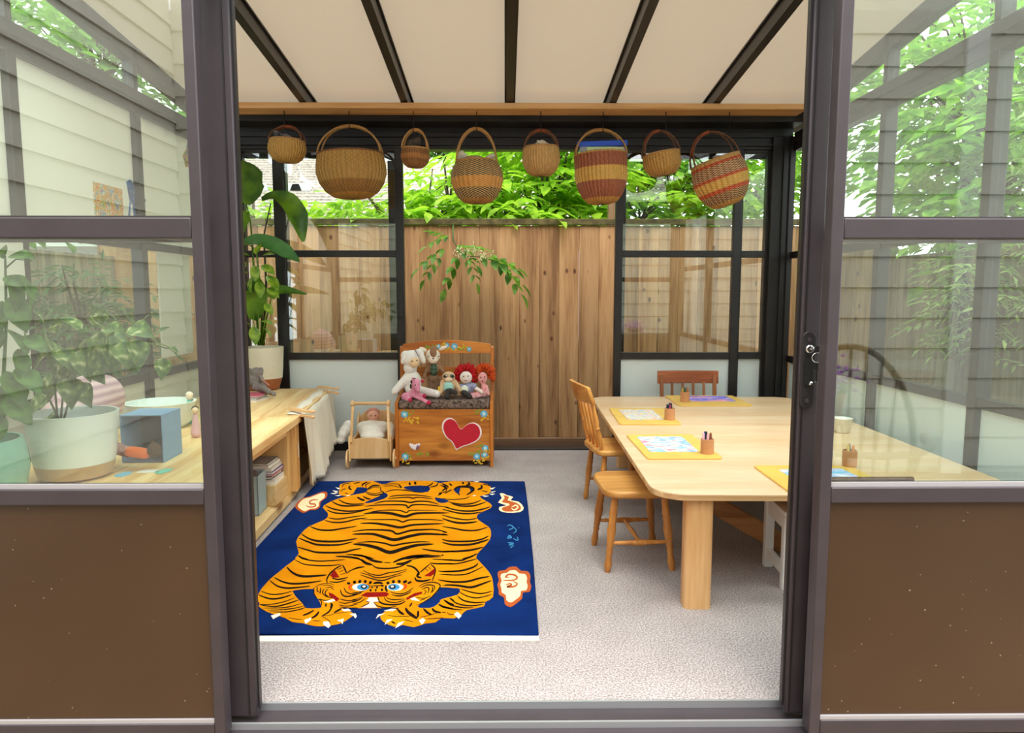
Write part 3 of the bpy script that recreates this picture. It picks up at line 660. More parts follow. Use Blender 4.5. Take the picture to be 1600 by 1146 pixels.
def quadfit(q, z):
    P = [atZ(x, y, z) for x, y in q]; c = sum(P, Vector())/4
    e = ((P[1]-P[0])+(P[2]-P[3]))/2; g = ((P[0]-P[3])+(P[1]-P[2]))/2
    return c, e.length, g.length, atan2(e.y, e.x)
def board(name, label, q, pq, pm, rr_=.02, cut=None, plabel=''):
    c, w, d, a = quadfit(q, TZ+.01)
    o = obj(name, M().prism(rrect(-w/2, w/2, -d/2, d/2, .02, 5), 0, .009), MAT, loc=(c.x, c.y, TZ), rot=(0, 0, a), bevel=.002)
    tag(o, label, 'drawing board', 'drawing boards on the table')
    c, w, d, a2 = quadfit(pq, TZ+.011)
    p = obj('drawing', M().prism(rrect(-w/2, w/2, -d/2, d/2, rr_, 5), 0, .0012), pm, loc=(c.x, c.y, TZ+.0092), rot=(0, 0, a2))
    tag(p, plabel, 'drawing', 'crayon drawings on the boards')
board('drawing_board', 'yellow drawing board at the back left of the table under a pink scribble', ((950, 637.5), (1041, 637.5), (1061, 662.5), (969.5, 661.5)),
      ((968, 640), (1022, 640), (1034, 655.5), (979, 655.5)), PA, .006, plabel='densely scribbled pink, blue and yellow drawing on the back left board')
board('drawing_board', 'yellow wooden drawing board at the near left of the table with an aqua drawing', ((982, 678.6), (1088, 678.6), (1121, 715), (1007.5, 716)),
      ((997, 682), (1068, 682), (1089, 706), (1013, 706)), PB, .02, plabel='aqua, violet and red drawing with round corners on the near left board')
board('drawing_board', 'yellow drawing board at the far table edge before the red brown chair', ((1042, 617.8), (1149, 617.7), (1171, 633), (1057, 633)),
      ((1071, 618.8), (1136, 618.8), (1147, 627), (1078, 627)), PC, .006, plabel='pink to blue violet drawing on the far board')
board('drawing_board', 'yellow drawing board near the right of the table behind the door stile', ((1181, 727), (1341, 727), (1392, 768), (1230, 768)),
      ((1219, 733), (1318, 733), (1338, 744), (1236, 748)), PD, .01, plabel='aqua drawing on the near right board')
CUP = plain('cup_wood', 'c98f63', .55, noise=.15, nscale=20)
def cup(px, py, label, cols, seed):
    b = atZ(px, py, TZ+.009); t = thing('crayon_cup', label, 'cup', (b.x, b.y+.028, TZ+.009), 0, 'crayon cups')
    r = .030; obj('cup', M().lathe([(r, 0), (r, .068), (r-.004, .069), (r-.004, .01)], 24), CUP, t, smooth=40)
    R = random.Random(seed); k = len(cols)
    for i, c in enumerate(cols):
        a = 2*pi*i/k+R.random(); q = .016 if i else 0; x, y = q*cos(a), q*sin(a); top = .082+R.uniform(0, .012)
        o = obj('crayon', M().lathe([(.006, .012), (.006, top), (.0035, top+.009)], 8, TX(x, y, 0, R.uniform(-.06, .06), R.uniform(-.06, .06))), plain('crayon_'+c, c, .5), smooth=40)
        o.location = t.location; tag(o, 'wax crayon standing in the '+label, 'crayon', 'crayons in the '+label)
cup(1048, 657.5, 'small wooden cup at the corner of the back left board', ['1f3560', '284a90', '16263e', 'b03050', '3a2430'], 1)
cup(1107.5, 711, 'small wooden cup on the near left board', ['2a2440', '1f3a80', 'e8b8c8', 'e0a8b0', '8a4a34'], 2)
cup(1071.5, 629, 'small wooden cup on the far board', ['1f4a70', '2a6a60', 'd8b040', '3a4a2a', 'b86a3a'], 3)
cup(1332, 731, 'small wooden cup on the near right board behind the fixed pane', ['2a6a78', 'e8a0a0', 'f0d080', 'e0883a'], 4)

# low plank bench along the left wall: two units
def unit(label, x0, y0, length, ang, loc_front):
    t = thing('shelf_unit', label, 'shelf', (x0, y0, 0), ang, 'low pine shelves along the left wall')
    D = .84; n = 4
    for i in range(n):
        a = -D+i*D/n; obj('top_plank', M().box(a+.001, a+D/n-.001, 0, length, .458, .50), PINE, t, bevel=.004)
    for i in range(2): obj('bottom_plank', M().box(-D/2*(2-i)+.01-.05, -D/2*(1-i)-.051, .01, length-.01, .012, .062), PINE, t, bevel=.004)
    for y in ([.02] if loc_front else [])+[length-.07]:
        obj('upright', M().box(-D+.02, -.045, y, y+.05, .062, .458), PINEZ, t, bevel=.003)
    obj('back_board', M().box(-D+.01, -D+.03, .01, length-.01, .062, .458), PINE, t)
    obj('apron', M().box(-.085, -.05, 0.01, length-.01, .405, .457), PINE, t, bevel=.003)
    return t
u1 = unit('near unit of the low pine plank shelf, open at the front', -1.098, 1.99, 1.965, radians(2.2), True)
u2 = unit('far unit of the low pine plank shelf with a cloth hung over its front', -1.176, 3.965, 1.22, radians(5.2), False)
obj('front_stile', M().box(-.06, -.018, 0, .095, .062, .458), PINEZ, u2, bevel=.003)
q = obj('paper_label', M().box(-.0175, -.0165, .055, .075, .25, .34), plain('label_paper', 'efe8dc', .7), u2)
# cloth
ROT = lambda a, x, y: (x*cos(a)-y*sin(a), x*sin(a)+y*cos(a))
CL = plain('linen_cloth', 'e3dccb', .85, noise=.06, nscale=90, bump=.2)
def cloth():
    vs = []; nu, nv = 60, 22
    for j in range(nv+1):
        v = j/nv
        for i in range(nu+1):
            u = i/nu; y = .05+u*1.13+.03*v
            fold = .014*sin(u*17+1.5)+.009*sin(u*39+v*2)+.006*sin(u*63+2)
            if v < .12:
                k = v/.12; x = -.075+.09*k; z = .506+.004*sin(u*20)-(.0 if k < .6 else (k-.6)*.03)
            else:
                k = (v-.12)/.88; x = .015+.012*k+fold*(.25+.9*k)+.03*k*sin(u*3.1); z = .494-k*(.40+.05*sin(u*4.4+.4)-.03*u)
            if v > .05: z -= .03*sin(pi*min(max((u-.02)/.96, 0), 1))*(1 if v > .12 else v/.12)*.5
            vs.append((x, y, z))
    m = M().add(vs, [(j*(nu+1)+i, j*(nu+1)+i+1, (j+1)*(nu+1)+i+1, (j+1)*(nu+1)+i) for j in range(nv) for i in range(nu)]); return m
cth = obj('cloth', cloth(), CL, loc=(-1.176, 3.965, 0), rot=(0, 0, radians(5.2)), smooth=True, solid=.003)
tag(cth, 'cream linen cloth clamped over the front of the far shelf unit', 'cloth')
CLW = plain('clamp_wood', 'e0b888', .5, noise=.1, nscale=10); ST = plain('steel', '9a9a98', .3, metal=.9)
def clamp(label, y):
    x_, y_ = ROT(radians(5.2), -.045, y); t = thing('wooden_clamp', label, 'clamp', (-1.176+x_, 3.965+y_, .5), radians(-32), 'wooden clamps on the cloth')
    for s, dz in ((1, .026), (-1, -.004)):
        obj('jaw', M().prism([(-.03, -.008), (.16, -.008), (.165, 0), (.16, .010), (.10, .004), (.05, .010), (-.03, .010)][::1] if s > 0 else [(-.03, -.010), (.05, -.010), (.10, -.004), (.16, -.010), (.165, 0), (.16, .008), (-.03, .008)], -.012, .012, TX(0, 0, dz) @ XZ), CLW, t, bevel=.002)
    obj('spring', M().tube([(.03+.012*cos(a), .013, .008+.018*sin(a)) for a in [2*pi*i/16 for i in range(17)]], .002, 6), ST, t, smooth=True)
clamp('wooden spring clamp holding the near corner of the cloth', .10)
clamp('wooden spring clamp holding the far end of the cloth', 1.07)

# painted toy chest bench
CW = wood('chest_wood', 'dc923c', 'a0561a', 'X', 6, 8, .4, knots=3.6, knotcol='6b300f', c3='c47830'); CWZ = wood('chest_side_wood', 'c9792e', '9c561c', 'Z', 7, 10, .4)
be = thing('toy_chest_bench', 'painted wooden toy chest bench with a red heart on its front', 'bench', (-.418, 4.78, 0), 0)
obj('front_panel', M().box(-.315, .315, 0, .018, .045, .405), CW, be, bevel=.002)
obj('bottom_panel', M().box(-.315, .315, .018, .28, .05, .065), CW, be); obj('rear_panel', M().box(-.315, .315, .27, .285, .05, .372), CW, be)
for s in (-1, 1):
    out = [(-.012, 0), (.03, 0), (.05, .03), (.24, .03), (.26, 0), (.30, 0), (.30, .80), (.29, .822), (.265, .81), (.262, .62), (.255, .54), (.235, .50), (.10, .47), (-.012, .455)]
    T = Matrix(((0, 0, 1, s*.326-.011), (1, 0, 0, 0), (0, 1, 0, 0), (0, 0, 0, 1)))
    obj('side_panel', M().prism(out, 0, .022, T), CWZ, be, bevel=.003)
SEATC = plain('seat_weave', '8a7468', .95, col2='2e2622', nscale=55, bump=.6)
obj('seat_cushion', M().box(-.314, .314, -.008, .262, .406, .468), SEATC, be, bevel=.018, seg=3)
tr_ = []; n = 16
for i in range(n+1): x = -.315+.63*i/n; tr_.append((x, .835+.028*sin(pi*i/n)))
obj('top_rail', M().prism(tr_+[(.315, .768), (-.315, .768)], .268, .286, XZ), CW, be, bevel=.002)
obj('mid_rail', M().box(-.315, .315, .268, .284, .60, .67), CW, be, bevel=.002)
RH = plain('heart_red', 'c8102e', .6, noise=.12, nscale=40); LW = plain('lace_white', 'f4e6e4', .7)
def heart(k, dx=0, dz=0):
    px = [(720, 671), (712, 659), (703, 655), (695, 660), (693, 670), (698, 682), (707, 690), (711, 697), (714, 701), (722, 697), (734, 693), (745, 687), (750, 678), (748, 668), (740, 662), (730, 664)]
    pts = [atY(x, y, 4.78) for x, y in px]; c = sum(pts, Vector())/len(pts)
    return [((p.x-c.x)*k+c.x+.418, (p.z-c.z)*k+c.z) for p in pts]
def bs(pts, n=4):
    """closed smooth curve through points"""
    out = []; k = len(pts)
    for i in range(k):
        p0, p1, p2, p3 = (Vector(pts[(i+j-1) % k]+(0,)) for j in range(4))
        for q in range(n):
            t = q/n; out.append(tuple((.5*((2*p1)+(p2-p0)*t+(2*p0-5*p1+4*p2-p3)*t*t+(3*p1-p0-3*p2+p3)*t**3))[:2]))
    return out
ht = obj('heart_trim', M().prism(bs(heart(1.09)), -.003, 0, XZ), LW, be); obj('heart', M().prism(bs(heart(1.0)), -.006, -.0028, XZ), RH, be)
FB = plain('paint_sky_blue', '5fb0d8', .5); FBL = plain('paint_pale_blue', 'bfe3ee', .5); FY = plain('paint_yellow', 'e0b52a', .5); FG = plain('paint_green', '8a9a2e', .5); FWH = plain('paint_white', 'efe4e8', .5); FP = plain('paint_plum', '8a5a78', .5)
def flower(parent, x, z, r, y=0, seed=0):
    m = M()
    for i in range(6): a = 2*pi*i/6+seed; m.ball((x+cos(a)*r*.55, y-.0005, z+sin(a)*r*.55), (r*.48, .0012, r*.48), 8)
    f = obj('painted_flower', m, FB, parent, smooth=True)
    m2 = M(); m2.ball((x, y-.0018, z), (r*.5, .0015, r*.5), 8); obj('flower_centre', m2, FBL, f, smooth=True); 
def sprig(parent, x, z, w, h, y=0, seed=0, mat=None, n=12):
    R = random.Random(seed); m = M()
    for i in range(n):
        a = R.uniform(-pi, pi); px, pz = x+R.uniform(-w, w), z+R.uniform(-h, h)
        m.ball((px, y-.0006, pz), (.011, .001, .0045), 6, rot=(0, a, 0))
    obj('painted_leaves', m, mat or FG, parent, kind='stuff')
def bp(px, py, Y=4.78): p = atY(px, py, Y); return p.x+.418, p.z
for px, py, r in ((632, 648, .026), (756, 647, .026), (633, 714, .026), (758, 701, .024), (757, 711, .024), (745, 714, .024)):
    x, z = bp(px, py); flower(be, x, z, r, 0, px); sprig(be, x+.01, z-.03, .03, .02, -.0003, px, FY, 8); sprig(be, x+(.03 if px < 700 else -.03), z+.012, .03, .015, -.0003, px+1, FG, 7)
x, z = bp(648, 657); sprig(be, x, z, .03, .02, -.0008, 5, FY, 10); x, z = bp(662, 710); sprig(be, x, z, .045, .008, -.0008, 6, FG, 12)
x, z = bp(648, 699); mm = M()
for i in range(5): mm.ball((x-.024+.012*i, -.001, z+.004*(abs(i-2))), (.010, .0015, .022), 8, rot=(0, (i-2)*.25, 0))
tl = obj('painted_tulip', mm, FWH, be, smooth=True); mm = M()
for i in range(2): mm.ball((x+.016+.01*i, -.002, z), (.006, .001, .017), 8, rot=(0, .3, 0))
obj('tulip_shade', mm, FP, tl, smooth=True)
for px, py, r in ((685, 542, .018), (698, 540.5, .022), (710, 542, .026), (733, 546, .018)):
    p = atY(px, py, 5.045); flower(be, p.x+.418, p.z, r, .268, px)
for px, py, mt in ((671, 543, FG), (722, 542, FY), (690, 539, FY), (722, 544, FG), (704, 546, FY)):
    p = atY(px, py, 5.045); sprig(be, p.x+.418, p.z, .04, .014, .2675, px, mt, 10)

# wooden doll pram
PR = wood('pram_ply', 'e6c190', 'd1a468', 'Z', 7, 10, .5); PRX = wood('pram_ply_cross', 'e6c190', 'd1a468', 'X', 7, 10, .5)
pr = thing('doll_pram', 'wooden doll pram with a bar handle and disc wheels beside the toy chest', 'toy', (-.918, 4.72, 0), radians(2))
tp = [(-.135+.27*i/10, .205+.016*sin(pi*i/10)) for i in range(11)]
obj('front_panel', M().prism([(-.135, .075)]+tp+[(.135, .075)], 0, .012, XZ), PR, pr, bevel=.003)
obj('rear_panel', M().prism([(-.135, .075), (-.135, .30), (-.08, .345), (.08, .345), (.135, .30), (.135, .075)], .38, .392, XZ), PR, pr, bevel=.003)
for s in (-1, 1):
    T = Matrix(((0, 0, 1, s*.138-.006), (1, 0, 0, 0), (0, 1, 0, 0), (0, 0, 0, 1)))
    obj('side_panel', M().prism([(-.018, .06), (-.022, .20), (-.005, .235), (.03, .225), (.07, .19), (.30, .19), (.34, .29), (.395, .33), (.405, .29), (.395, .06)], 0, .012, T), PRX, pr, bevel=.003)
    for y in (.03, .35):
        T2 = Matrix(((0, 0, 1, s*.158-.0065), (1, 0, 0, y-.0), (0, 1, 0, .068), (0, 0, 0, 1)))
        w = obj('wheel', M().prism([(.066*cos(2*pi*i/28), .066*sin(2*pi*i/28)) for i in range(28)], 0, .013, T2), PRX, pr, bevel=.004)
        obj('hub_cap', M().prism([(.012*cos(2*pi*i/12), .012*sin(2*pi*i/12)) for i in range(12)], -.006, .019, T2), CLW, w)
    obj('handle_arm', M().box(-.009, .009, -.008, .008, 0, .27, TX(s*.128, -.005+.0, .19, radians(-12), radians(-s*2.2))), PR, pr, bevel=.004)
    obj('handle_knob', M().lathe([(.020, -.010), (.024, 0), (.020, .010)], 16, TX(s*.122, .053, .448, 0, pi/2)), PR, pr, smooth=50)
obj('handle_bar', M().tube([(-.125, .053, .448), (.125, .053, .448)], .0115, 12), PRX, pr, smooth=50)
for y in (.03, .35): obj('axle', M().tube([(-.155, y, .068), (.155, y, .068)], .007, 8), ST, pr, smooth=True)
obj('floor_panel', M().box(-.13, .13, .012, .38, .078, .088), PR, pr)
# ================= RUG (woven tiger motif cut into the pile) =================
TL = {'A': (400, 870), 'B': (550, 870), 'C': (690, 870), 'D': (450, 745), 'E': (550, 745), 'G': (690, 745)}
RZ = .014; RO = atZ(620, 870, RZ)
def rp(t, x, y):
    o = TL[t]; p = atZ(o[0]+x/8.8125, o[1]+y/8.8125, RZ); return (p.x-RO.x, p.y-RO.y)
rug = thing('tiger_rug', 'navy blue rug with a woven orange tiger skin motif on the carpet', 'rug', (RO.x, RO.y, 0))
def rugmat(name, c, c2=None, s=7):
    m = plain(name, c, .92, col2=c2 or c, nscale=s, bump=0, spec=.05, sheen=0)
    t = m.node_tree; N = t.nodes.new; b = t.nodes['Principled BSDF']; n = N('ShaderNodeTexNoise'); n.inputs['Scale'].default_value = 260
    tx = N('ShaderNodeTexCoord'); t.links.new(tx.outputs['Object'], n.inputs[0]); bp_ = N('ShaderNodeBump'); bp_.inputs['Strength'].default_value = .5; bp_.inputs['Distance'].default_value = .004
    t.links.new(n.outputs['Fac'], bp_.inputs['Height']); t.links.new(bp_.outputs[0], b.inputs['Normal']); return m
RN = rugmat('rug_navy', '0c2a66', '081f50', 5); RG = rugmat('rug_gold', 'dc8e08', 'cc7c06', 6); RK = rugmat('rug_black', '1c120c'); RW = rugmat('rug_cream', 'f0e4d0')
RR = rugmat('rug_maroon', '86120e'); RB = rugmat('rug_blue', '3f86b8'); RP_ = rugmat('rug_pink', 'f2c8c0'); RT = rugmat('rug_rust', 'b0562c'); RTP = rugmat('rug_peach', 'f4d8b0'); RFR = rugmat('rug_fringe', 'e8e2da')
c = [atZ(x, y, RZ) for x, y in ((842, 991), (833, 870), (825, 790), (820, 752), (700, 751.5), (560, 751.5), (497, 752))]
left = [(497+(400-497)*t, 752+(856-752)*t) for t in (.25, .5, .75, 1)]
c += [atZ(x, y, RZ) for x, y in left]+[Vector((atZ(400, 856, RZ).x-.012, 2.95, RZ)), Vector((-1.185, 2.375, RZ))]
out = [(p.x-RO.x, p.y-RO.y) for p in c]
obj('rug_pile', M().prism(out, .002, RZ), RN, rug, bevel=.005)
obj('fringe', M().box(out[-1][0], out[0][0], out[0][1]-.028, out[0][1]+.01, .001, .007), RFR, rug)
def poly(name, pts, mat, h, smooth_n=3, parent=None, z0=None):
    q = [rp(*p) for p in pts]; q = bs(q, smooth_n) if smooth_n > 1 else q
    return obj(name, M().prism(q, (RZ-.004) if z0 is None else z0, RZ+h), mat, parent or rug)
def stroke(m, t, w, pts, h):
    """tapered woven line through tile points; w in tile pixels"""
    P = [Vector((x, y, 0)) for x, y in pts]; out_ = []; k = len(P); n = 4
    for i in range(k-1):
        p0, p1, p2, p3 = P[max(i-1, 0)], P[i], P[i+1], P[min(i+2, k-1)]
        for q in range(n):
            s_ = q/n; out_.append(.5*((2*p1)+(p2-p0)*s_+(2*p0-5*p1+4*p2-p3)*s_*s_+(3*p1-p0-3*p2+p3)*s_**3))
    out_.append(P[-1]); L_ = len(out_); A = []; B = []
    for i, p in enumerate(out_):
        d = (out_[min(i+1, L_-1)]-out_[max(i-1, 0)]).normalized(); nn_ = Vector((-d.y, d.x, 0)); s_ = i/(L_-1)
        ww = w*.5*(max(.0, sin(pi*min(max(s_, .0), 1.0)))**.45+.12); A.append(rp(t, *(p+nn_*ww)[:2])); B.append(rp(t, *(p-nn_*ww)[:2]))
    vs = [(x, y, RZ+h) for x, y in A]+[(x, y, RZ+h) for x, y in B]
    m.add(vs, [(i, L_+i, L_+i+1, i+1) for i in range(L_-1)])
# body outline, clockwise from the head top left
BODY = [('A', 0, 590), ('A', 45, 500), ('A', 90, 430), ('A', 200, 310), ('A', 300, 230), ('A', 420, 130), ('A', 540, 40),
 ('D', 100, 1120), ('D', 150, 1060), ('D', 112, 900), ('D', 180, 790), ('D', 290, 690), ('D', 480, 610), ('D', 545, 560), ('D', 545, 500), ('D', 480, 430), ('D', 530, 380),
 ('D', 680, 310), ('D', 900, 255), ('D', 1060, 225), ('D', 1095, 190), ('D', 1085, 160), ('D', 950, 150), ('D', 900, 235), ('D', 780, 270), ('D', 700, 240), ('D', 715, 170), ('D', 720, 110), ('D', 900, 70), ('D', 1100, 62),
 ('E', 290, 62), ('E', 420, 110), ('E', 520, 85), ('E', 650, 62), ('E', 1100, 62), ('E', 1210, 95), ('E', 1380, 62), ('G', 440, 75), ('G', 640, 110), ('G', 680, 165), ('G', 650, 240), ('G', 520, 275), ('G', 620, 345), ('G', 685, 390), ('G', 670, 440), ('G', 500, 520), ('G', 505, 600), ('G', 640, 690), ('G', 680, 760), ('G', 665, 870), ('G', 570, 985), ('G', 490, 1070), ('G', 480, 1130),
 ('C', 490, 40), ('C', 590, 145), ('C', 680, 260), ('C', 708, 370), ('C', 708, 560), ('C', 600, 630), ('C', 580, 690), ('C', 350, 740), ('C', 280, 800), ('C', 170, 855), ('C', 0, 850),
 ('B', 1150, 910), ('B', 1010, 925), ('B', 850, 975), ('B', 700, 945), ('B', 580, 970), ('B', 430, 900), ('B', 390, 830), ('B', 460, 760), ('B', 600, 740), ('B', 640, 710),
 ('B', 480, 712), ('B', 100, 715), ('A', 1180, 710), ('A', 1290, 760), ('A', 1350, 800), ('A', 1290, 850), ('A', 1150, 930), ('A', 900, 965), ('A', 750, 950), ('A', 640, 920), ('A', 500, 905), ('A', 400, 850), ('A', 190, 780), ('A', 100, 735), ('A', 40, 690), ('A', 50, 640)]
poly('tiger_motif', BODY, RG, .0012, 2)
h = .0013
for pts in ([('A', 525, 470), ('A', 790, 450), ('A', 800, 520), ('A', 860, 600), ('A', 900, 690), ('A', 860, 715), ('A', 690, 715), ('A', 640, 650), ('A', 560, 570), ('A', 520, 510)],
            [('B', 1215, 430), ('B', 1400, 440), ('C', 250, 450), ('C', 220, 530), ('C', 0, 590), ('B', 1210, 630), ('B', 1120, 700), ('B', 1000, 715), ('B', 900, 690), ('B', 1060, 580), ('B', 1170, 500)],
            [('E', 175, 360), ('E', 370, 275), ('E', 450, 225), ('E', 495, 265), ('E', 440, 310), ('E', 250, 365)],
            [('E', 700, 155), ('E', 830, 130), ('E', 1060, 135), ('E', 1045, 215), ('E', 860, 210)],
            [('E', 1140, 290), ('E', 1330, 330), ('E', 1290, 362), ('E', 1190, 360)],
            [('G', 165, 185), ('G', 260, 145), ('G', 245, 215), ('G', 235, 250)], [('G', 300, 140), ('G', 420, 140), ('G', 440, 200), ('G', 400, 205), ('G', 380, 160)]):
    poly('navy_gap', pts, RN, h, 2)
st = M(); K = .0016
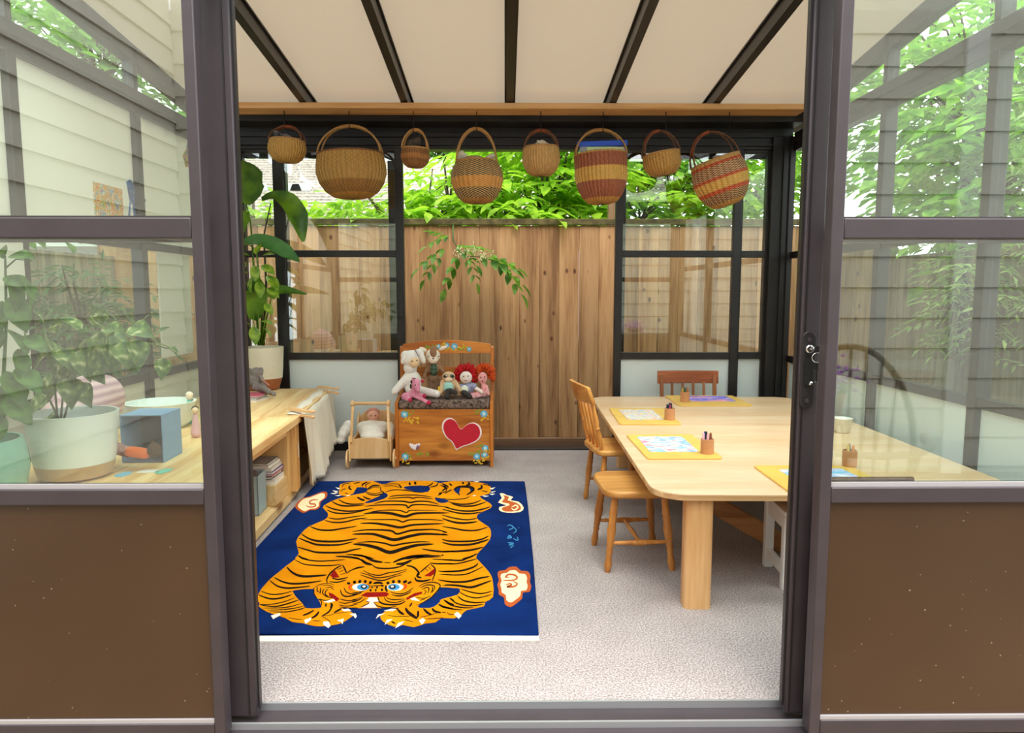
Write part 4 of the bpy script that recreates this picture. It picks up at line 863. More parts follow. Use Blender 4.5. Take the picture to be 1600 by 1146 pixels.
S_ = {
 'A': [(16, [(580, 0), (680, 45), (850, 68), (1050, 62), (1230, 48)]), (16, [(530, 45), (660, 110), (850, 130), (1050, 128), (1170, 110)]), (30, [(420, 145), (500, 225), (620, 275), (800, 275), (980, 258)]),
  (24, [(245, 290), (360, 350), (500, 380), (700, 370), (910, 340)]), (22, [(185, 330), (290, 410), (420, 440), (600, 430), (750, 412)]), (15, [(60, 480), (200, 525), (350, 520), (510, 480)]),
  (22, [(25, 530), (180, 585), (330, 580), (500, 530)]), (13, [(45, 665), (200, 665), (380, 630), (540, 572)]), (18, [(45, 670), (250, 695), (420, 660), (600, 600)]), (13, [(90, 715), (280, 715), (450, 700), (640, 650)]),
  (13, [(150, 745), (330, 740), (520, 720), (680, 680)]), (14, [(180, 765), (400, 770), (600, 735), (690, 700)]), (22, [(640, 820), (720, 790), (800, 745)]), (26, [(760, 860), (830, 815), (870, 760)]), (20, [(900, 830), (1000, 770), (1050, 690)]),
  (30, [(1030, 645), (1045, 680), (1025, 720)]), (22, [(965, 650), (960, 700)]), (24, [(1070, 780), (1130, 750), (1180, 720)]), (7, [(890, 825), (1000, 820), (1100, 790), (1280, 770)]), (9, [(900, 830), (980, 870), (1030, 920)]), (8, [(440, 845), (560, 870), (640, 870)]), (8, [(770, 890), (900, 895)]),
  (20, [(985, 370), (975, 320), (1020, 240), (1100, 170), (1190, 120)]), (20, [(1190, 120), (1225, 180), (1250, 240)]), (14, [(1250, 240), (1300, 200), (1410, 160)]), (18, [(1040, 300), (1120, 320), (1200, 310), (1270, 290)]), (16, [(1000, 350), (1120, 360), (1250, 325)]),
  (8, [(1120, 190), (1190, 155)]), (8, [(1140, 225), (1215, 185)]), (8, [(1150, 260), (1240, 230)]), (14, [(800, 430), (795, 510), (840, 580)]), (14, [(850, 420), (840, 470), (870, 500)]), (14, [(890, 430), (885, 490), (880, 520)]), (14, [(940, 450), (915, 500), (960, 550), (1050, 580)]),
  (14, [(1000, 450), (955, 490), (960, 530), (1000, 560)]), (9, [(800, 440), (870, 395), (1000, 375), (1080, 400)]), (9, [(900, 410), (1000, 400), (1080, 440)]), (9, [(950, 440), (1020, 430), (1080, 470)]), (18, [(1160, 455), (1180, 520), (1230, 555), (1330, 545), (1410, 520)]), (14, [(1210, 430), (1240, 490), (1310, 520), (1410, 515)]),
  (12, [(1130, 630), (1240, 650), (1410, 600)]), (12, [(1135, 670), (1250, 690), (1410, 660)]), (14, [(1150, 590), (1280, 615), (1410, 590)]), (9, [(1140, 700), (1280, 712), (1410, 712)]), (30, [(1250, 370), (1300, 380)]), (30, [(1340, 345), (1370, 375)]), (12, [(850, 590), (900, 620), (900, 690)]),
  (12, [(870, 70+520), (950, 610), (1040, 600)])],
 'B': [(34, [(120, 40), (190, 95), (280, 120)]), (14, [(0, 20), (80, 35), (180, 90)]), (30, [(170, 10), (300, 65), (430, 85)]), (30, [(560, 90), (680, 40), (830, 10), (1000, 0)]), (34, [(600, 110), (720, 100), (830, 50)]), (14, [(820, 50), (950, 20), (1240, 10)]), (20, [(0, 190), (80, 160), (180, 145)]), (20, [(270, 110), (340, 160), (500, 170), (640, 150), (740, 110)]),
  (12, [(430, 88), (540, 90)]), (14, [(145, 190), (240, 240), (370, 265), (500, 230), (640, 210), (770, 175)]), (14, [(110, 225), (230, 260), (330, 295), (450, 290), (600, 255), (760, 200)]), (16, [(110, 255), (240, 300), (380, 335), (470, 325), (560, 290), (700, 255)]),
  (24, [(740, 125), (850, 155), (920, 230), (905, 270)]), (26, [(910, 230), (900, 280), (960, 300)]), (16, [(930, 230), (1000, 170), (1075, 105)]), (18, [(1075, 110), (1140, 165), (1140, 240), (1100, 350)]), (26, [(865, 290), (890, 335), (980, 345), (1090, 320)]), (8, [(1010, 170), (1050, 210)]), (8, [(1050, 150), (1090, 185)]),
  (40, [(20, 345), (50, 375)]), (36, [(90, 370), (125, 330)]), (36, [(165, 365), (200, 335)]), (34, [(235, 385), (270, 345)]), (30, [(290, 380), (360, 365), (430, 380)]), (40, [(490, 350), (500, 390)]), (40, [(565, 330), (575, 375)]), (40, [(660, 330), (640, 370)]), (34, [(700, 365), (760, 340)]), (24, [(760, 380), (825, 350)]),
  (9, [(210, 380), (240, 420), (200, 460)]), (26, [(470, 400), (465, 450), (490, 495)]), (26, [(330, 435), (360, 430)]), (22, [(390, 405), (440, 410)]), (20, [(260, 430), (290, 435)]), (34, [(240, 472), (270, 470)]), (34, [(315, 468), (340, 470)]), (34, [(395, 465), (430, 462)]), (12, [(240, 410), (340, 410), (440, 400)]),
  (14, [(520, 490), (640, 520), (750, 500), (850, 430)]), (16, [(540, 525), (640, 550), (760, 520), (820, 480)]), (12, [(0, 500), (90, 500), (170, 480)]), (12, [(0, 530), (90, 520), (130, 500)]), (14, [(0, 640), (100, 600), (150, 560)]), (12, [(0, 665), (120, 630), (190, 575)]), (9, [(0, 600), (70, 590), (130, 560)]),
  (14, [(190, 625), (300, 630), (370, 625)]), (22, [(360, 560), (380, 630), (470, 665), (640, 665), (740, 620)]), (14, [(440, 560), (480, 620), (600, 640), (740, 600)]), (12, [(470, 570), (560, 600), (740, 590)]), (14, [(300, 640), (360, 690), (480, 710), (620, 690)]), (14, [(120, 700), (200, 670), (240, 640)]),
  (14, [(910, 430), (990, 380), (1100, 360), (1190, 380), (1210, 430), (1100, 560), (1000, 630), (880, 680)]), (14, [(940, 440), (1020, 400), (1100, 400), (1140, 430), (1100, 510)]), (14, [(960, 460), (1030, 430), (1060, 450), (1040, 520)]), (14, [(1100, 410), (1110, 460), (1080, 510)]), (10, [(990, 470), (1020, 490), (980, 540)]), (10, [(880, 570), (1000, 580), (1090, 540)]), (10, [(930, 610), (1010, 590)]),
  (14, [(1100, 40), (1250, 48), (1410, 50)]), (18, [(1060, 95), (1200, 105), (1410, 100)]), (14, [(1180, 205), (1300, 215), (1410, 210)]), (12, [(1190, 250), (1410, 258)]), (16, [(1180, 325), (1300, 345), (1410, 350)]), (10, [(1240, 405), (1410, 400)]),
  (40, [(735, 710), (770, 770), (850, 830), (900, 860)]), (32, [(625, 730), (670, 780), (720, 805)]), (20, [(830, 640), (790, 700)]), (30, [(980, 720), (1040, 780), (1100, 810)]), (28, [(1100, 715), (1140, 760), (1230, 780)]), (26, [(1190, 660), (1260, 700), (1410, 730)]), (24, [(1260, 600), (1340, 650), (1410, 670)]), (20, [(1340, 575), (1410, 620)]), (30, [(910, 750), (910, 800), (900, 850)]),
  (8, [(480, 815), (600, 830), (740, 830), (860, 820)]), (8, [(700, 870), (860, 910)]), (8, [(940, 840), (1050, 820), (1180, 780)]), (10, [(1020, 865), (1140, 860), (1260, 850)]), (20, [(540, 900), (600, 930)]), (20, [(640, 725), (560, 730)])],
 'C': [(20, [(0, 50), (130, 55), (270, 58), (350, 30), (440, 0)]), (16, [(0, 105), (200, 105), (360, 70), (490, 35)]), (24, [(0, 210), (150, 210), (300, 195), (450, 145), (505, 95)]), (16, [(0, 255), (180, 260), (330, 250), (450, 205), (580, 140)]), (26, [(0, 335), (150, 355), (350, 350), (520, 305), (665, 280)]),
  (28, [(40, 395), (220, 405), (400, 430), (540, 390), (690, 335)]), (18, [(260, 450), (420, 500), (560, 515), (700, 480)]), (16, [(240, 490), (350, 550), (500, 575), (700, 525)]), (20, [(215, 545), (300, 610), (450, 640), (610, 630)]), (18, [(110, 580), (220, 655), (400, 685), (590, 660)]), (18, [(25, 600), (130, 675), (300, 710), (450, 710)]), (16, [(0, 690), (120, 725), (300, 742)]), (10, [(75, 770), (110, 805), (180, 800)]), (10, [(0, 775), (60, 775)])],
 'D': [(20, [(510, 400), (620, 450), (800, 480), (950, 475), (1190, 440)]), (18, [(530, 460), (650, 505), (850, 510), (1080, 465)]), (16, [(545, 570), (680, 590), (860, 565), (1070, 535)]), (18, [(500, 605), (620, 635), (780, 630), (950, 590), (1100, 575)]), (22, [(300, 690), (420, 735), (580, 745), (720, 725), (960, 685)]),
  (26, [(175, 790), (300, 865), (440, 895), (640, 900), (800, 885), (960, 855)]), (24, [(145, 850), (280, 905), (420, 945), (700, 945), (900, 900)]), (24, [(120, 970), (280, 1020), (420, 1050), (740, 1050), (900, 1015), (1010, 995)]), (24, [(140, 1090), (200, 1130), (280, 1146)]), (20, [(600, 345), (700, 395), (830, 410), (1060, 395)]), (18, [(690, 320), (780, 365), (880, 385), (1060, 378)]),
  (26, [(950, 285), (1010, 320), (1060, 330)]), (20, [(1030, 275), (1100, 310), (1140, 310)]), (22, [(860, 130), (840, 160), (880, 190)]), (12, [(740, 150), (770, 110), (860, 90)]), (10, [(720, 220), (760, 180), (800, 175)]), (10, [(780, 230), (830, 240)]), (12, [(900, 100), (1000, 80)]), (24, [(650, 1105), (800, 1110), (950, 1130), (1000, 1146)]), (18, [(790, 1080), (950, 1085), (1100, 1115), (1180, 1140)])],
 'E': [(20, [(210, 180), (290, 130), (390, 130)]), (9, [(210, 190), (300, 150), (390, 150)]), (16, [(390, 140), (400, 200), (440, 230), (350, 260), (240, 250), (190, 215)]), (12, [(200, 160), (190, 120), (260, 80)]), (20, [(140, 140), (150, 110), (220, 75)]), (10, [(200, 215), (300, 240), (420, 215)]), (9, [(430, 125), (520, 105), (640, 110), (690, 160)]), (9, [(440, 140), (560, 130), (690, 165)]), (18, [(690, 160), (640, 115)]),
  (26, [(790, 80), (800, 125)]), (30, [(860, 75), (880, 115)]), (16, [(1120, 80), (1080, 120), (1020, 140)]), (16, [(1190, 80), (1160, 130), (1070, 150)]), (12, [(450, 220), (560, 190), (700, 190), (860, 215)]), (9, [(700, 175), (860, 215), (1000, 225)]), (14, [(500, 290), (620, 265), (900, 260), (1110, 290)]), (16, [(480, 310), (650, 295), (780, 290), (840, 302), (920, 290), (1130, 315)]),
  (20, [(300, 380), (450, 345), (700, 345), (800, 362), (900, 345), (1060, 350), (1200, 390)]), (20, [(170, 415), (400, 395), (720, 395), (770, 435), (840, 395), (1050, 395), (1350, 430)]), (16, [(250, 490), (450, 468), (650, 470), (750, 500), (820, 470), (1180, 470)]), (34, [(150, 520), (350, 500), (550, 515), (730, 555), (900, 510), (1340, 505)]),
  (18, [(130, 600), (350, 598), (600, 600), (700, 630), (800, 600), (1100, 598), (1270, 615)]), (30, [(110, 650), (300, 648), (500, 675), (670, 705), (850, 670), (1280, 652)]), (24, [(0, 765), (180, 740), (400, 740), (550, 755), (625, 795), (800, 750), (950, 738), (1140, 735), (1310, 770)]), (38, [(0, 800), (270, 795), (430, 835), (590, 875), (800, 825), (1000, 795), (1330, 810)]),
  (22, [(60, 915), (270, 902), (450, 925), (560, 955), (700, 930), (900, 905), (1080, 905)]), (44, [(10, 935), (160, 945), (340, 985), (520, 1050), (700, 1000), (900, 950), (1130, 935)]), (24, [(0, 1085), (130, 1095), (250, 1135)]), (14, [(640, 1146), (830, 1095), (1100, 1080)]), (20, [(740, 1146), (930, 1105), (1250, 1095)]), (22, [(960, 1000), (1100, 1025), (1260, 1040), (1410, 1035)]),
  (12, [(1300, 160), (1290, 210), (1200, 230)]), (16, [(1210, 120), (1300, 155), (1240, 190)]), (12, [(1230, 100), (1330, 150)]), (20, [(1190, 235), (1230, 235), (1180, 265)]), (16, [(1380, 180), (1270, 240)])],
 'G': [(16, [(0, 130), (50, 165), (0, 210)]), (12, [(0, 95), (90, 140), (50, 190)]), (20, [(100, 100), (150, 130)]), (26, [(290, 75), (300, 110)]), (26, [(360, 80), (385, 110), (330, 130)]), (30, [(165, 185), (240, 145), (400, 150), (440, 190), (340, 260)]), (28, [(490, 185), (550, 160), (545, 115)]), (12, [(560, 110), (640, 120), (670, 140)]), (12, [(550, 200), (640, 215)]), (16, [(230, 240), (250, 260)]),
  (12, [(0, 305), (160, 320), (330, 305), (390, 270)]), (18, [(90, 350), (250, 385), (420, 375), (550, 325)]), (20, [(130, 375), (270, 410), (450, 405), (620, 350)]), (20, [(0, 410), (200, 465), (400, 480), (560, 455), (680, 415)]), (20, [(0, 450), (220, 505), (400, 515), (560, 490)]), (18, [(0, 530), (160, 575), (350, 600), (500, 575)]), (26, [(0, 580), (180, 635), (330, 645), (500, 625)]),
  (20, [(0, 690), (150, 715), (320, 745), (480, 745), (640, 700)]), (18, [(0, 755), (80, 780)]), (18, [(0, 795), (90, 812)]), (22, [(0, 865), (120, 895), (400, 895), (560, 865), (650, 820)]), (26, [(0, 910), (160, 945), (400, 940), (560, 900), (650, 870)]), (26, [(0, 1035), (220, 1035), (420, 1015), (580, 975)]), (16, [(0, 1080), (30, 1095)]), (20, [(280, 1140), (400, 1110), (490, 1065)])]}
for t, L_ in S_.items():
    for w, pts in L_: stroke(st, t, w, pts, K)
obj('stripe_pattern', st, RK, rug, kind='stuff')
poly('muzzle_mark', [('B', 120, 545), ('B', 200, 500), ('B', 470, 495), ('B', 510, 520), ('B', 480, 555), ('B', 220, 565)], RR, .0018, 1)
poly('mouth_mark', [('A', 1000, 500), ('A', 1060, 520), ('A', 1150, 590), ('A', 1110, 625), ('A', 1010, 550)], RR, .0018, 1); poly('mouth_mark', [('B', 740, 580), ('B', 860, 510), ('B', 960, 490), ('B', 970, 515), ('B', 820, 570), ('B', 760, 605)], RR, .0018, 1)
poly('ear_mark', [('A', 1020, 270), ('A', 1080, 185), ('A', 1150, 290), ('A', 1060, 300)], RR, .0018, 1); poly('ear_mark', [('B', 990, 275), ('B', 1080, 215), ('B', 1140, 165), ('B', 1140, 240), ('B', 1080, 280)], RR, .0018, 1)
poly('nose_mark', [('B', 200, 620), ('B', 235, 568), ('B', 340, 568), ('B', 370, 625), ('B', 290, 632), ('B', 345, 710), ('B', 130, 712), ('B', 230, 660), ('B', 245, 630)], RP_, .00175, 1)
def disc(t, x, y, a, b_, mat, h, nm='eye_mark', par=None): q = [rp(t, x+a*cos(2*pi*i/20), y+b_*sin(2*pi*i/20)) for i in range(20)]; return obj(nm, M().prism(q, RZ-.002, RZ+h), mat, par or rug)
for x, s in ((115, -1), (595, 1)):
    disc('B', x, 428, 112, 50, RW, .0018); disc('B', x+(35 if s < 0 else -20), 428, 82, 44, RB, .0021); disc('B', x+(50 if s < 0 else -38), 425, 44, 28, RK, .0024); disc('B', x+(50 if s < 0 else -40), 422, 22, 14, RW, .0027)
mr = M(); stroke(mr, 'A', 22, [(1330, 390), (1280, 430), (1320, 470)], .0019); stroke(mr, 'B', 24, [(710, 380), (745, 420), (690, 465)], .0019); obj('eye_rim', mr, rugmat('rug_red', 'cc3a18'), rug, kind='stuff')
for pts in ([('A', 205, 820), ('A', 330, 785), ('A', 340, 810), ('A', 235, 865)], [('A', 665, 880), ('A', 760, 850), ('A', 755, 880), ('A', 680, 935)], [('A', 925, 905), ('A', 1000, 900), ('A', 1025, 960), ('A', 995, 990), ('A', 930, 945)],
  [('A', 1115, 890), ('A', 1210, 860), ('A', 1190, 940), ('A', 1170, 905)], [('A', 1170, 740), ('A', 1270, 725), ('A', 1310, 750), ('A', 1220, 760)], [('A', 1290, 800), ('A', 1370, 790), ('A', 1388, 830), ('A', 1365, 858), ('A', 1345, 825)], [('A', 930, 630), ('A', 1070, 590), ('A', 1090, 615), ('A', 1000, 640)],
  [('B', 440, 752), ('B', 540, 728), ('B', 615, 730), ('B', 560, 758)], [('B', 330, 860), ('B', 360, 805), ('B', 460, 790), ('B', 380, 820)], [('B', 450, 945), ('B', 480, 880), ('B', 560, 870), ('B', 490, 915)], [('B', 595, 992), ('B', 640, 920), ('B', 720, 900), ('B', 670, 950)], [('B', 920, 890), ('B', 975, 855), ('B', 1010, 885), ('B', 965, 942)], [('B', 800, 590), ('B', 860, 565), ('B', 935, 620), ('B', 830, 605)],
  [('C', 170, 800), ('C', 220, 770), ('C', 275, 820), ('C', 235, 862)], [('D', 655, 150), ('D', 720, 165), ('D', 690, 180)], [('D', 615, 195), ('D', 690, 205), ('D', 660, 225)], [('D', 585, 235), ('D', 690, 225), ('D', 640, 245)], [('D', 650, 265), ('D', 740, 255), ('D', 700, 272)], [('D', 790, 265), ('D', 860, 258), ('D', 830, 275)],
  [('G', 660, 170), ('G', 740, 150), ('G', 700, 180)], [('G', 670, 215), ('G', 745, 205), ('G', 700, 225)], [('G', 660, 240), ('G', 735, 243), ('G', 690, 256)], [('G', 555, 265), ('G', 650, 270), ('G', 600, 282)], [('G', 420, 265), ('G', 480, 258), ('G', 450, 276)], [('G', 440, 72), ('G', 525, 62), ('G', 480, 80)]):
    poly('claw_mark', pts, RW, .0019, 1)
def cloudm(outp, innerp, m1, m2, curls, m3):
    o = poly('cloud_mark', outp, m1, .0014, 2); poly('cloud_fill', innerp, m2, .0017, 2, o)
    mm_ = M()
    for t, w, pts in curls: stroke(mm_, t, w, pts, .0020)
    obj('cloud_curl', mm_, m3, o, kind='stuff')
def shrink(pts, k):
    cx = sum(p[1] for p in pts)/len(pts); cy = sum(p[2] for p in pts)/len(pts); return [(p[0], cx+(p[1]-cx)*k, cy+(p[2]-cy)*k) for p in pts]
c1 = [('C', 770, 260), ('C', 790, 205), ('C', 880, 190), ('C', 930, 150), ('C', 1030, 145), ('C', 1090, 200), ('C', 1190, 210), ('C', 1225, 280), ('C', 1215, 350), ('C', 1235, 410), ('C', 1210, 490), ('C', 1120, 500), ('C', 1110, 580), ('C', 1030, 650), ('C', 950, 700), ('C', 870, 660), ('C', 860, 570), ('C', 790, 530), ('C', 785, 460), ('C', 765, 390), ('C', 790, 330)]
cloudm(c1, shrink(c1, .8), RT, RTP, [('C', 22, [(930, 290), (880, 290), (920, 255), (1000, 260), (1040, 300), (980, 335), (840, 335)]), ('C', 22, [(880, 400), (940, 380), (960, 400), (900, 425), (1000, 420), (1040, 380), (980, 350)])], RT)
c2 = [('D', 100, 430), ('D', 120, 370), ('D', 200, 300), ('D', 290, 280), ('D', 370, 250), ('D', 480, 210), ('D', 540, 225), ('D', 530, 290), ('D', 450, 350), ('D', 440, 420), ('D', 380, 460), ('D', 300, 465), ('D', 220, 505), ('D', 160, 480)]
cloudm(c2, shrink(c2, .84), RT, RTP, [('D', 18, [(250, 400), (290, 425), (370, 415), (370, 385), (310, 380), (300, 350), (350, 325), (420, 330)])], RT)
c3_ = [('G', 800, 240), ('G', 850, 235), ('G', 900, 260), ('G', 985, 285), ('G', 950, 330), ('G', 1060, 350), ('G', 1130, 430), ('G', 1080, 490), ('G', 900, 500), ('G', 800, 470), ('G', 800, 420), ('G', 900, 400), ('G', 780, 360), ('G', 830, 300)]
c3i = [('G', 850, 262), ('G', 930, 285), ('G', 910, 330), ('G', 1030, 365), ('G', 1095, 430), ('G', 1050, 478), ('G', 880, 485), ('G', 835, 460), ('G', 840, 430), ('G', 930, 400), ('G', 920, 375), ('G', 830, 355), ('G', 870, 300)]
cloudm(c3_, c3i, RTP, RT, [('G', 18, [(960, 430), (1020, 400), (1050, 430), (1000, 465), (960, 440)])], RTP)
poly('cloud_mark', [('A', -20, -75+300), ('A', 0, 290), ('A', 10, 250), ('A', 8, 215)], RTP, .0015, 1) if False else None
sg = M()
for w, pts in ((12, [(905, 690), (930, 670), (990, 700), (940, 735), (930, 715)]), (12, [(990, 700), (1030, 750), (980, 790)]), (18, [(895, 855), (960, 845), (930, 820), (910, 850)]), (12, [(980, 855), (1050, 885), (1040, 830)]), (18, [(905, 915), (990, 925), (930, 950), (960, 920)]), (12, [(940, 990), (1000, 950)]), (10, [(1060, 708), (1070, 712)])):
    stroke(sg, 'G', w, pts, .0016)
obj('woven_signature', sg, RB, rug, kind='stuff')
# ================= BASKETS =================
BYY = 4.93
def basketmat(name, R_, bands, nrib=40, rows=150):
    """woven straw: ribs round the basket, small two-tone stitches, coloured bands by height"""
    m, t, b = newmat(name); N = t.nodes.new; L = t.links.new
    tx = N('ShaderNodeTexCoord'); sx = N('ShaderNodeSeparateXYZ'); L(tx.outputs['Object'], sx.inputs[0])
    at2 = N('ShaderNodeMath'); at2.operation = 'ARCTAN2'; L(sx.outputs['Y'], at2.inputs[0]); L(sx.outputs['X'], at2.inputs[1])
    a = N('ShaderNodeMath'); a.operation = 'MULTIPLY'; a.inputs[1].default_value = nrib; L(at2.outputs[0], a.inputs[0])
    z = N('ShaderNodeMath'); z.operation = 'MULTIPLY'; z.inputs[1].default_value = rows*2*pi; L(sx.outputs['Z'], z.inputs[0])
    sa = N('ShaderNodeMath'); sa.operation = 'SINE'; L(a.outputs[0], sa.inputs[0]); sz = N('ShaderNodeMath'); sz.operation = 'SINE'; L(z.outputs[0], sz.inputs[0])
    pr_ = N('ShaderNodeMath'); pr_.operation = 'MULTIPLY'; L(sa.outputs[0], pr_.inputs[0]); L(sz.outputs[0], pr_.inputs[1])
    gt = N('ShaderNodeMath'); gt.operation = 'GREATER_THAN'; gt.inputs[1].default_value = 0; L(pr_.outputs[0], gt.inputs[0])
    zn = N('ShaderNodeMapRange'); zn.inputs['From Min'].default_value = 0; zn.inputs['From Max'].default_value = R_; L(sx.outputs['Z'], zn.inputs['Value'])
    ra = N('ShaderNodeValToRGB'); rb = N('ShaderNodeValToRGB')
    for r, k in ((ra, 1), (rb, 2)):
        r.color_ramp.interpolation = 'CONSTANT'
        while len(r.color_ramp.elements) < len(bands): r.color_ramp.elements.new(.5)
        for e, bd in zip(r.color_ramp.elements, bands): e.position = bd[0]; e.color = hx(bd[k])
        L(zn.outputs[0], r.inputs[0])
    mx = N('ShaderNodeMix'); mx.data_type = 'RGBA'; L(gt.outputs[0], mx.inputs['Factor']); L(ra.outputs[0], mx.inputs[6]); L(rb.outputs[0], mx.inputs[7])
    n = N('ShaderNodeTexNoise'); n.inputs['Scale'].default_value = 40; L(tx.outputs['Object'], n.inputs['Vector'])
    hv = N('ShaderNodeHueSaturation'); mr_ = N('ShaderNodeMapRange'); mr_.inputs['To Min'].default_value = .95; mr_.inputs['To Max'].default_value = 1.5; L(n.outputs['Fac'], mr_.inputs['Value']); L(mr_.outputs[0], hv.inputs['Value']); L(mx.outputs[2], hv.inputs['Color'])
    L(hv.outputs[0], b.inputs['Base Color']); b.inputs['Roughness'].default_value = .7
    bp_ = N('ShaderNodeBump'); bp_.inputs['Strength'].default_value = .9; bp_.inputs['Distance'].default_value = .006; L(sa.outputs[0], bp_.inputs['Height']); L(bp_.outputs[0], b.inputs['Normal']); return m
NAT = ('d9ae66', 'b98a44'); TAN = ('c99a52', '9c6c34'); BLKW = ('c9a468', '2c2018'); RUST = ('b06a48', '7c3c2a'); REDW = ('c8a070', '5c2020'); STRAW = plain('straw_rim', 'c4955a', .7, noise=.3, nscale=70, bump=.5)
LEA = plain('leather_red', '9c4a22', .45, noise=.25, nscale=60, bump=.4); LET = plain('leather_tan', 'c08a48', .5, noise=.25, nscale=60, bump=.4); LEB = plain('leather_brown', '6e4428', .5, noise=.2, nscale=60)
HK = plain('hook_black', '16130f', .4)
def basket(lab, cx, w, yr, yb, yh, hxp, tilt, mat_args, grip, bowl=1.0, hw=.8, neck=.92, rimmat=None, dbl=True, gripspan=(.28, .72)):
    k = BYY/F; top = atY(cx, yr, BYY); bot = atY(cx, yb, BYY); hh = top.z-bot.z; r = w*k/2; hz = atY(cx, yh, BYY).z-top.z
    t = thing('basket', lab, 'basket', (top.x, BYY, bot.z), 0, 'woven baskets hanging from the plank'); t.rotation_euler = (0, tilt, 0)
    mt = basketmat('weave_'+str(cx), hh, *mat_args)
    prof = [(.02, 0), (r*.36, .004), (r*.56, hh*.05), (r*.76, hh*.17), (r*.92, hh*.36), (r*1.0, hh*.58), (r*.99, hh*.76), (r*neck, hh)]
    pr2 = []
    for i in range(len(prof)-1):
        for q in range(4): s_ = q/4; pr2.append((prof[i][0]*(1-s_)+prof[i+1][0]*s_, prof[i][1]*(1-s_)+prof[i+1][1]*s_))
    pr2.append(prof[-1]); inner = [(a-.008, max(z, .01)) for a, z in pr2[::-1] if a > .03]
    obj('woven_body', M().lathe(pr2+inner, 48, cap=False), mt, t, smooth=60)
    rr2 = r*neck-.004; ring_ = [(rr2*cos(2*pi*i/40), rr2*sin(2*pi*i/40), hh+.002) for i in range(41)]
    obj('rim', M().tube(ring_, .0075, 8), rimmat or STRAW, t, smooth=True)
    # two-legged handle loops from four points on the rim, wrapped with leather on top
    P = []
    n = 24; e = rr2*.97
    for i in range(n+1):
        a = pi*i/n; P.append((-cos(a)*e*(1-.10*sin(a)) if hw >= .8 else -cos(a)*e*(hw+(1-hw)*abs(cos(a))), 0, hh+hz*sin(a)**.85))
    for s in ((-1, 1) if dbl else (0,)):
        Q = [(x, s*.055*abs(1-2*i/n)**1.2, z) for i, (x, y, z) in enumerate(P)]
        obj('handle', M().tube(Q, .0065, 7), LEB if grip is not LET else STRAW, t, smooth=True)
    a, b_ = int(n*gripspan[0]), int(n*gripspan[1])+1
    obj('handle_wrap', M().tube(P[a:b_], .0125, 10), grip, t, smooth=True)
    for q in (a, b_-1):
        x, y, z = P[q]; obj('leather_tie', M().tube([(x, -.012, z), (x+(.02 if q > n/2 else -.02), -.02, z-.012), (x+(.028 if q > n/2 else -.028), -.022, z-.035)], .0015, 5), LEB, t, smooth=True)
    return t, hh, r, top
def hook(px, yh, lab):
    p = atY(px, 192, BYY); z = atY(px, yh, BYY).z
    h_ = obj('hook', M().tube([(0, 0, 2.425), (0, 0, z+.028), (.0, -.013, z+.006), (0, -.010, z-.014), (0, .004, z-.020), (0, .012, z-.008)], .0032, 7), HK, loc=(p.x, BYY-.006, 0), smooth=True)
    tag(h_, lab, 'hook', 'black hooks under the plank')
b1 = basket('small plain straw basket with red leather grip, leftmost on the plank', 447.5, 57, 221, 255, 198, 445, radians(2), ([(0,)+NAT], 40, 130), LEA)
b2 = basket('largest basket, wide and golden brown, second from the left', 550, 106, 243, 311, 197, 546, radians(-2), ([(0, 'b98a44', 'a8782e'), (.10, 'b48440', '5c3a20'), (.36, 'c8a058', '80582a'), (.6, 'c39850', '8c6430')], 46, 120), LET, neck=.94, rimmat=plain('rim_brown', '8a5a34', .7, noise=.3, nscale=70, bump=.5), gripspan=(.22, .72))
b3 = basket('small deep basket with dark woven bands, third from the left', 648, 44, 234, 263, 203, 646, radians(2), ([(0, 'b07a48', '8a5a30'), (.3, 'b88048', '4a2a1c'), (.45, 'c88c50', '9c6234'), (.7, 'b88048', '4a2a1c')], 34, 130), LET, bowl=.9)
b4 = basket('tall basket with black dotted bands and a plain middle, fourth from the left', 746, 80, 254, 319, 201, 745, radians(-1), ([(0, 'c08a4c', '9c6a34'), (.1,)+BLKW, (.34, 'd69c54', 'b87e3c'), (.6,)+BLKW], 30, 75), LET, neck=.8, gripspan=(.2, .8))
b5 = basket('small pale straw basket with a cloth inside, fifth from the left', 846, 58, 232, 276, 204, 845, radians(-1), ([(0, 'd8ae70', 'b98c50')], 40, 110), LEA, neck=.93)
b6 = basket('tall rust and straw banded basket holding a blue edged plastic bag', 942, 81, 243, 320, 203, 942, radians(-3), ([(0, 'd0984e', 'b07c3a'), (.12,)+RUST, (.44, 'dcae5c', 'b98a40'), (.72,)+RUST], 40, 110), LET, neck=1.0, gripspan=(.3, .7))
b7 = basket('small plain tan basket tilted to the left, seventh from the left', 1038.5, 58, 241, 275, 204, 1040, radians(-10), ([(0, 'cfa058', 'a8783a')], 36, 110), LEA, neck=.97, gripspan=(.2, .55))
b8 = basket('large red and black patterned basket tilted steeply, rightmost on the plank', 1141, 84, 248, 322, 201, 1139, radians(-19), ([(0, 'cc9850', 'a87638'), (.1, 'c89c68', '3c1a1c'), (.3, 'c86838', 'a83024'), (.38, 'd8aa58', 'b88a40'), (.58, 'c86838', 'a83024'), (.64, 'd0a878', '4c1c1e'), (.88, 'c06034', 'a02c20'), (.94, 'c8a060', 'a07840')], 30, 80), LEA, neck=.88, gripspan=(.15, .55))
for px, yh, nm in ((445, 198, 'leftmost'), (546, 197, 'second'), (646, 203, 'third'), (745, 201, 'fourth'), (845, 204, 'fifth'), (942, 203, 'sixth'), (1040, 204, 'seventh'), (1139, 202, 'rightmost')):
    hook(px, yh, 'black hook screwed under the plank for the %s basket from the left' % nm if nm not in ('leftmost', 'rightmost') else 'black hook under the plank holding the %s basket' % nm)
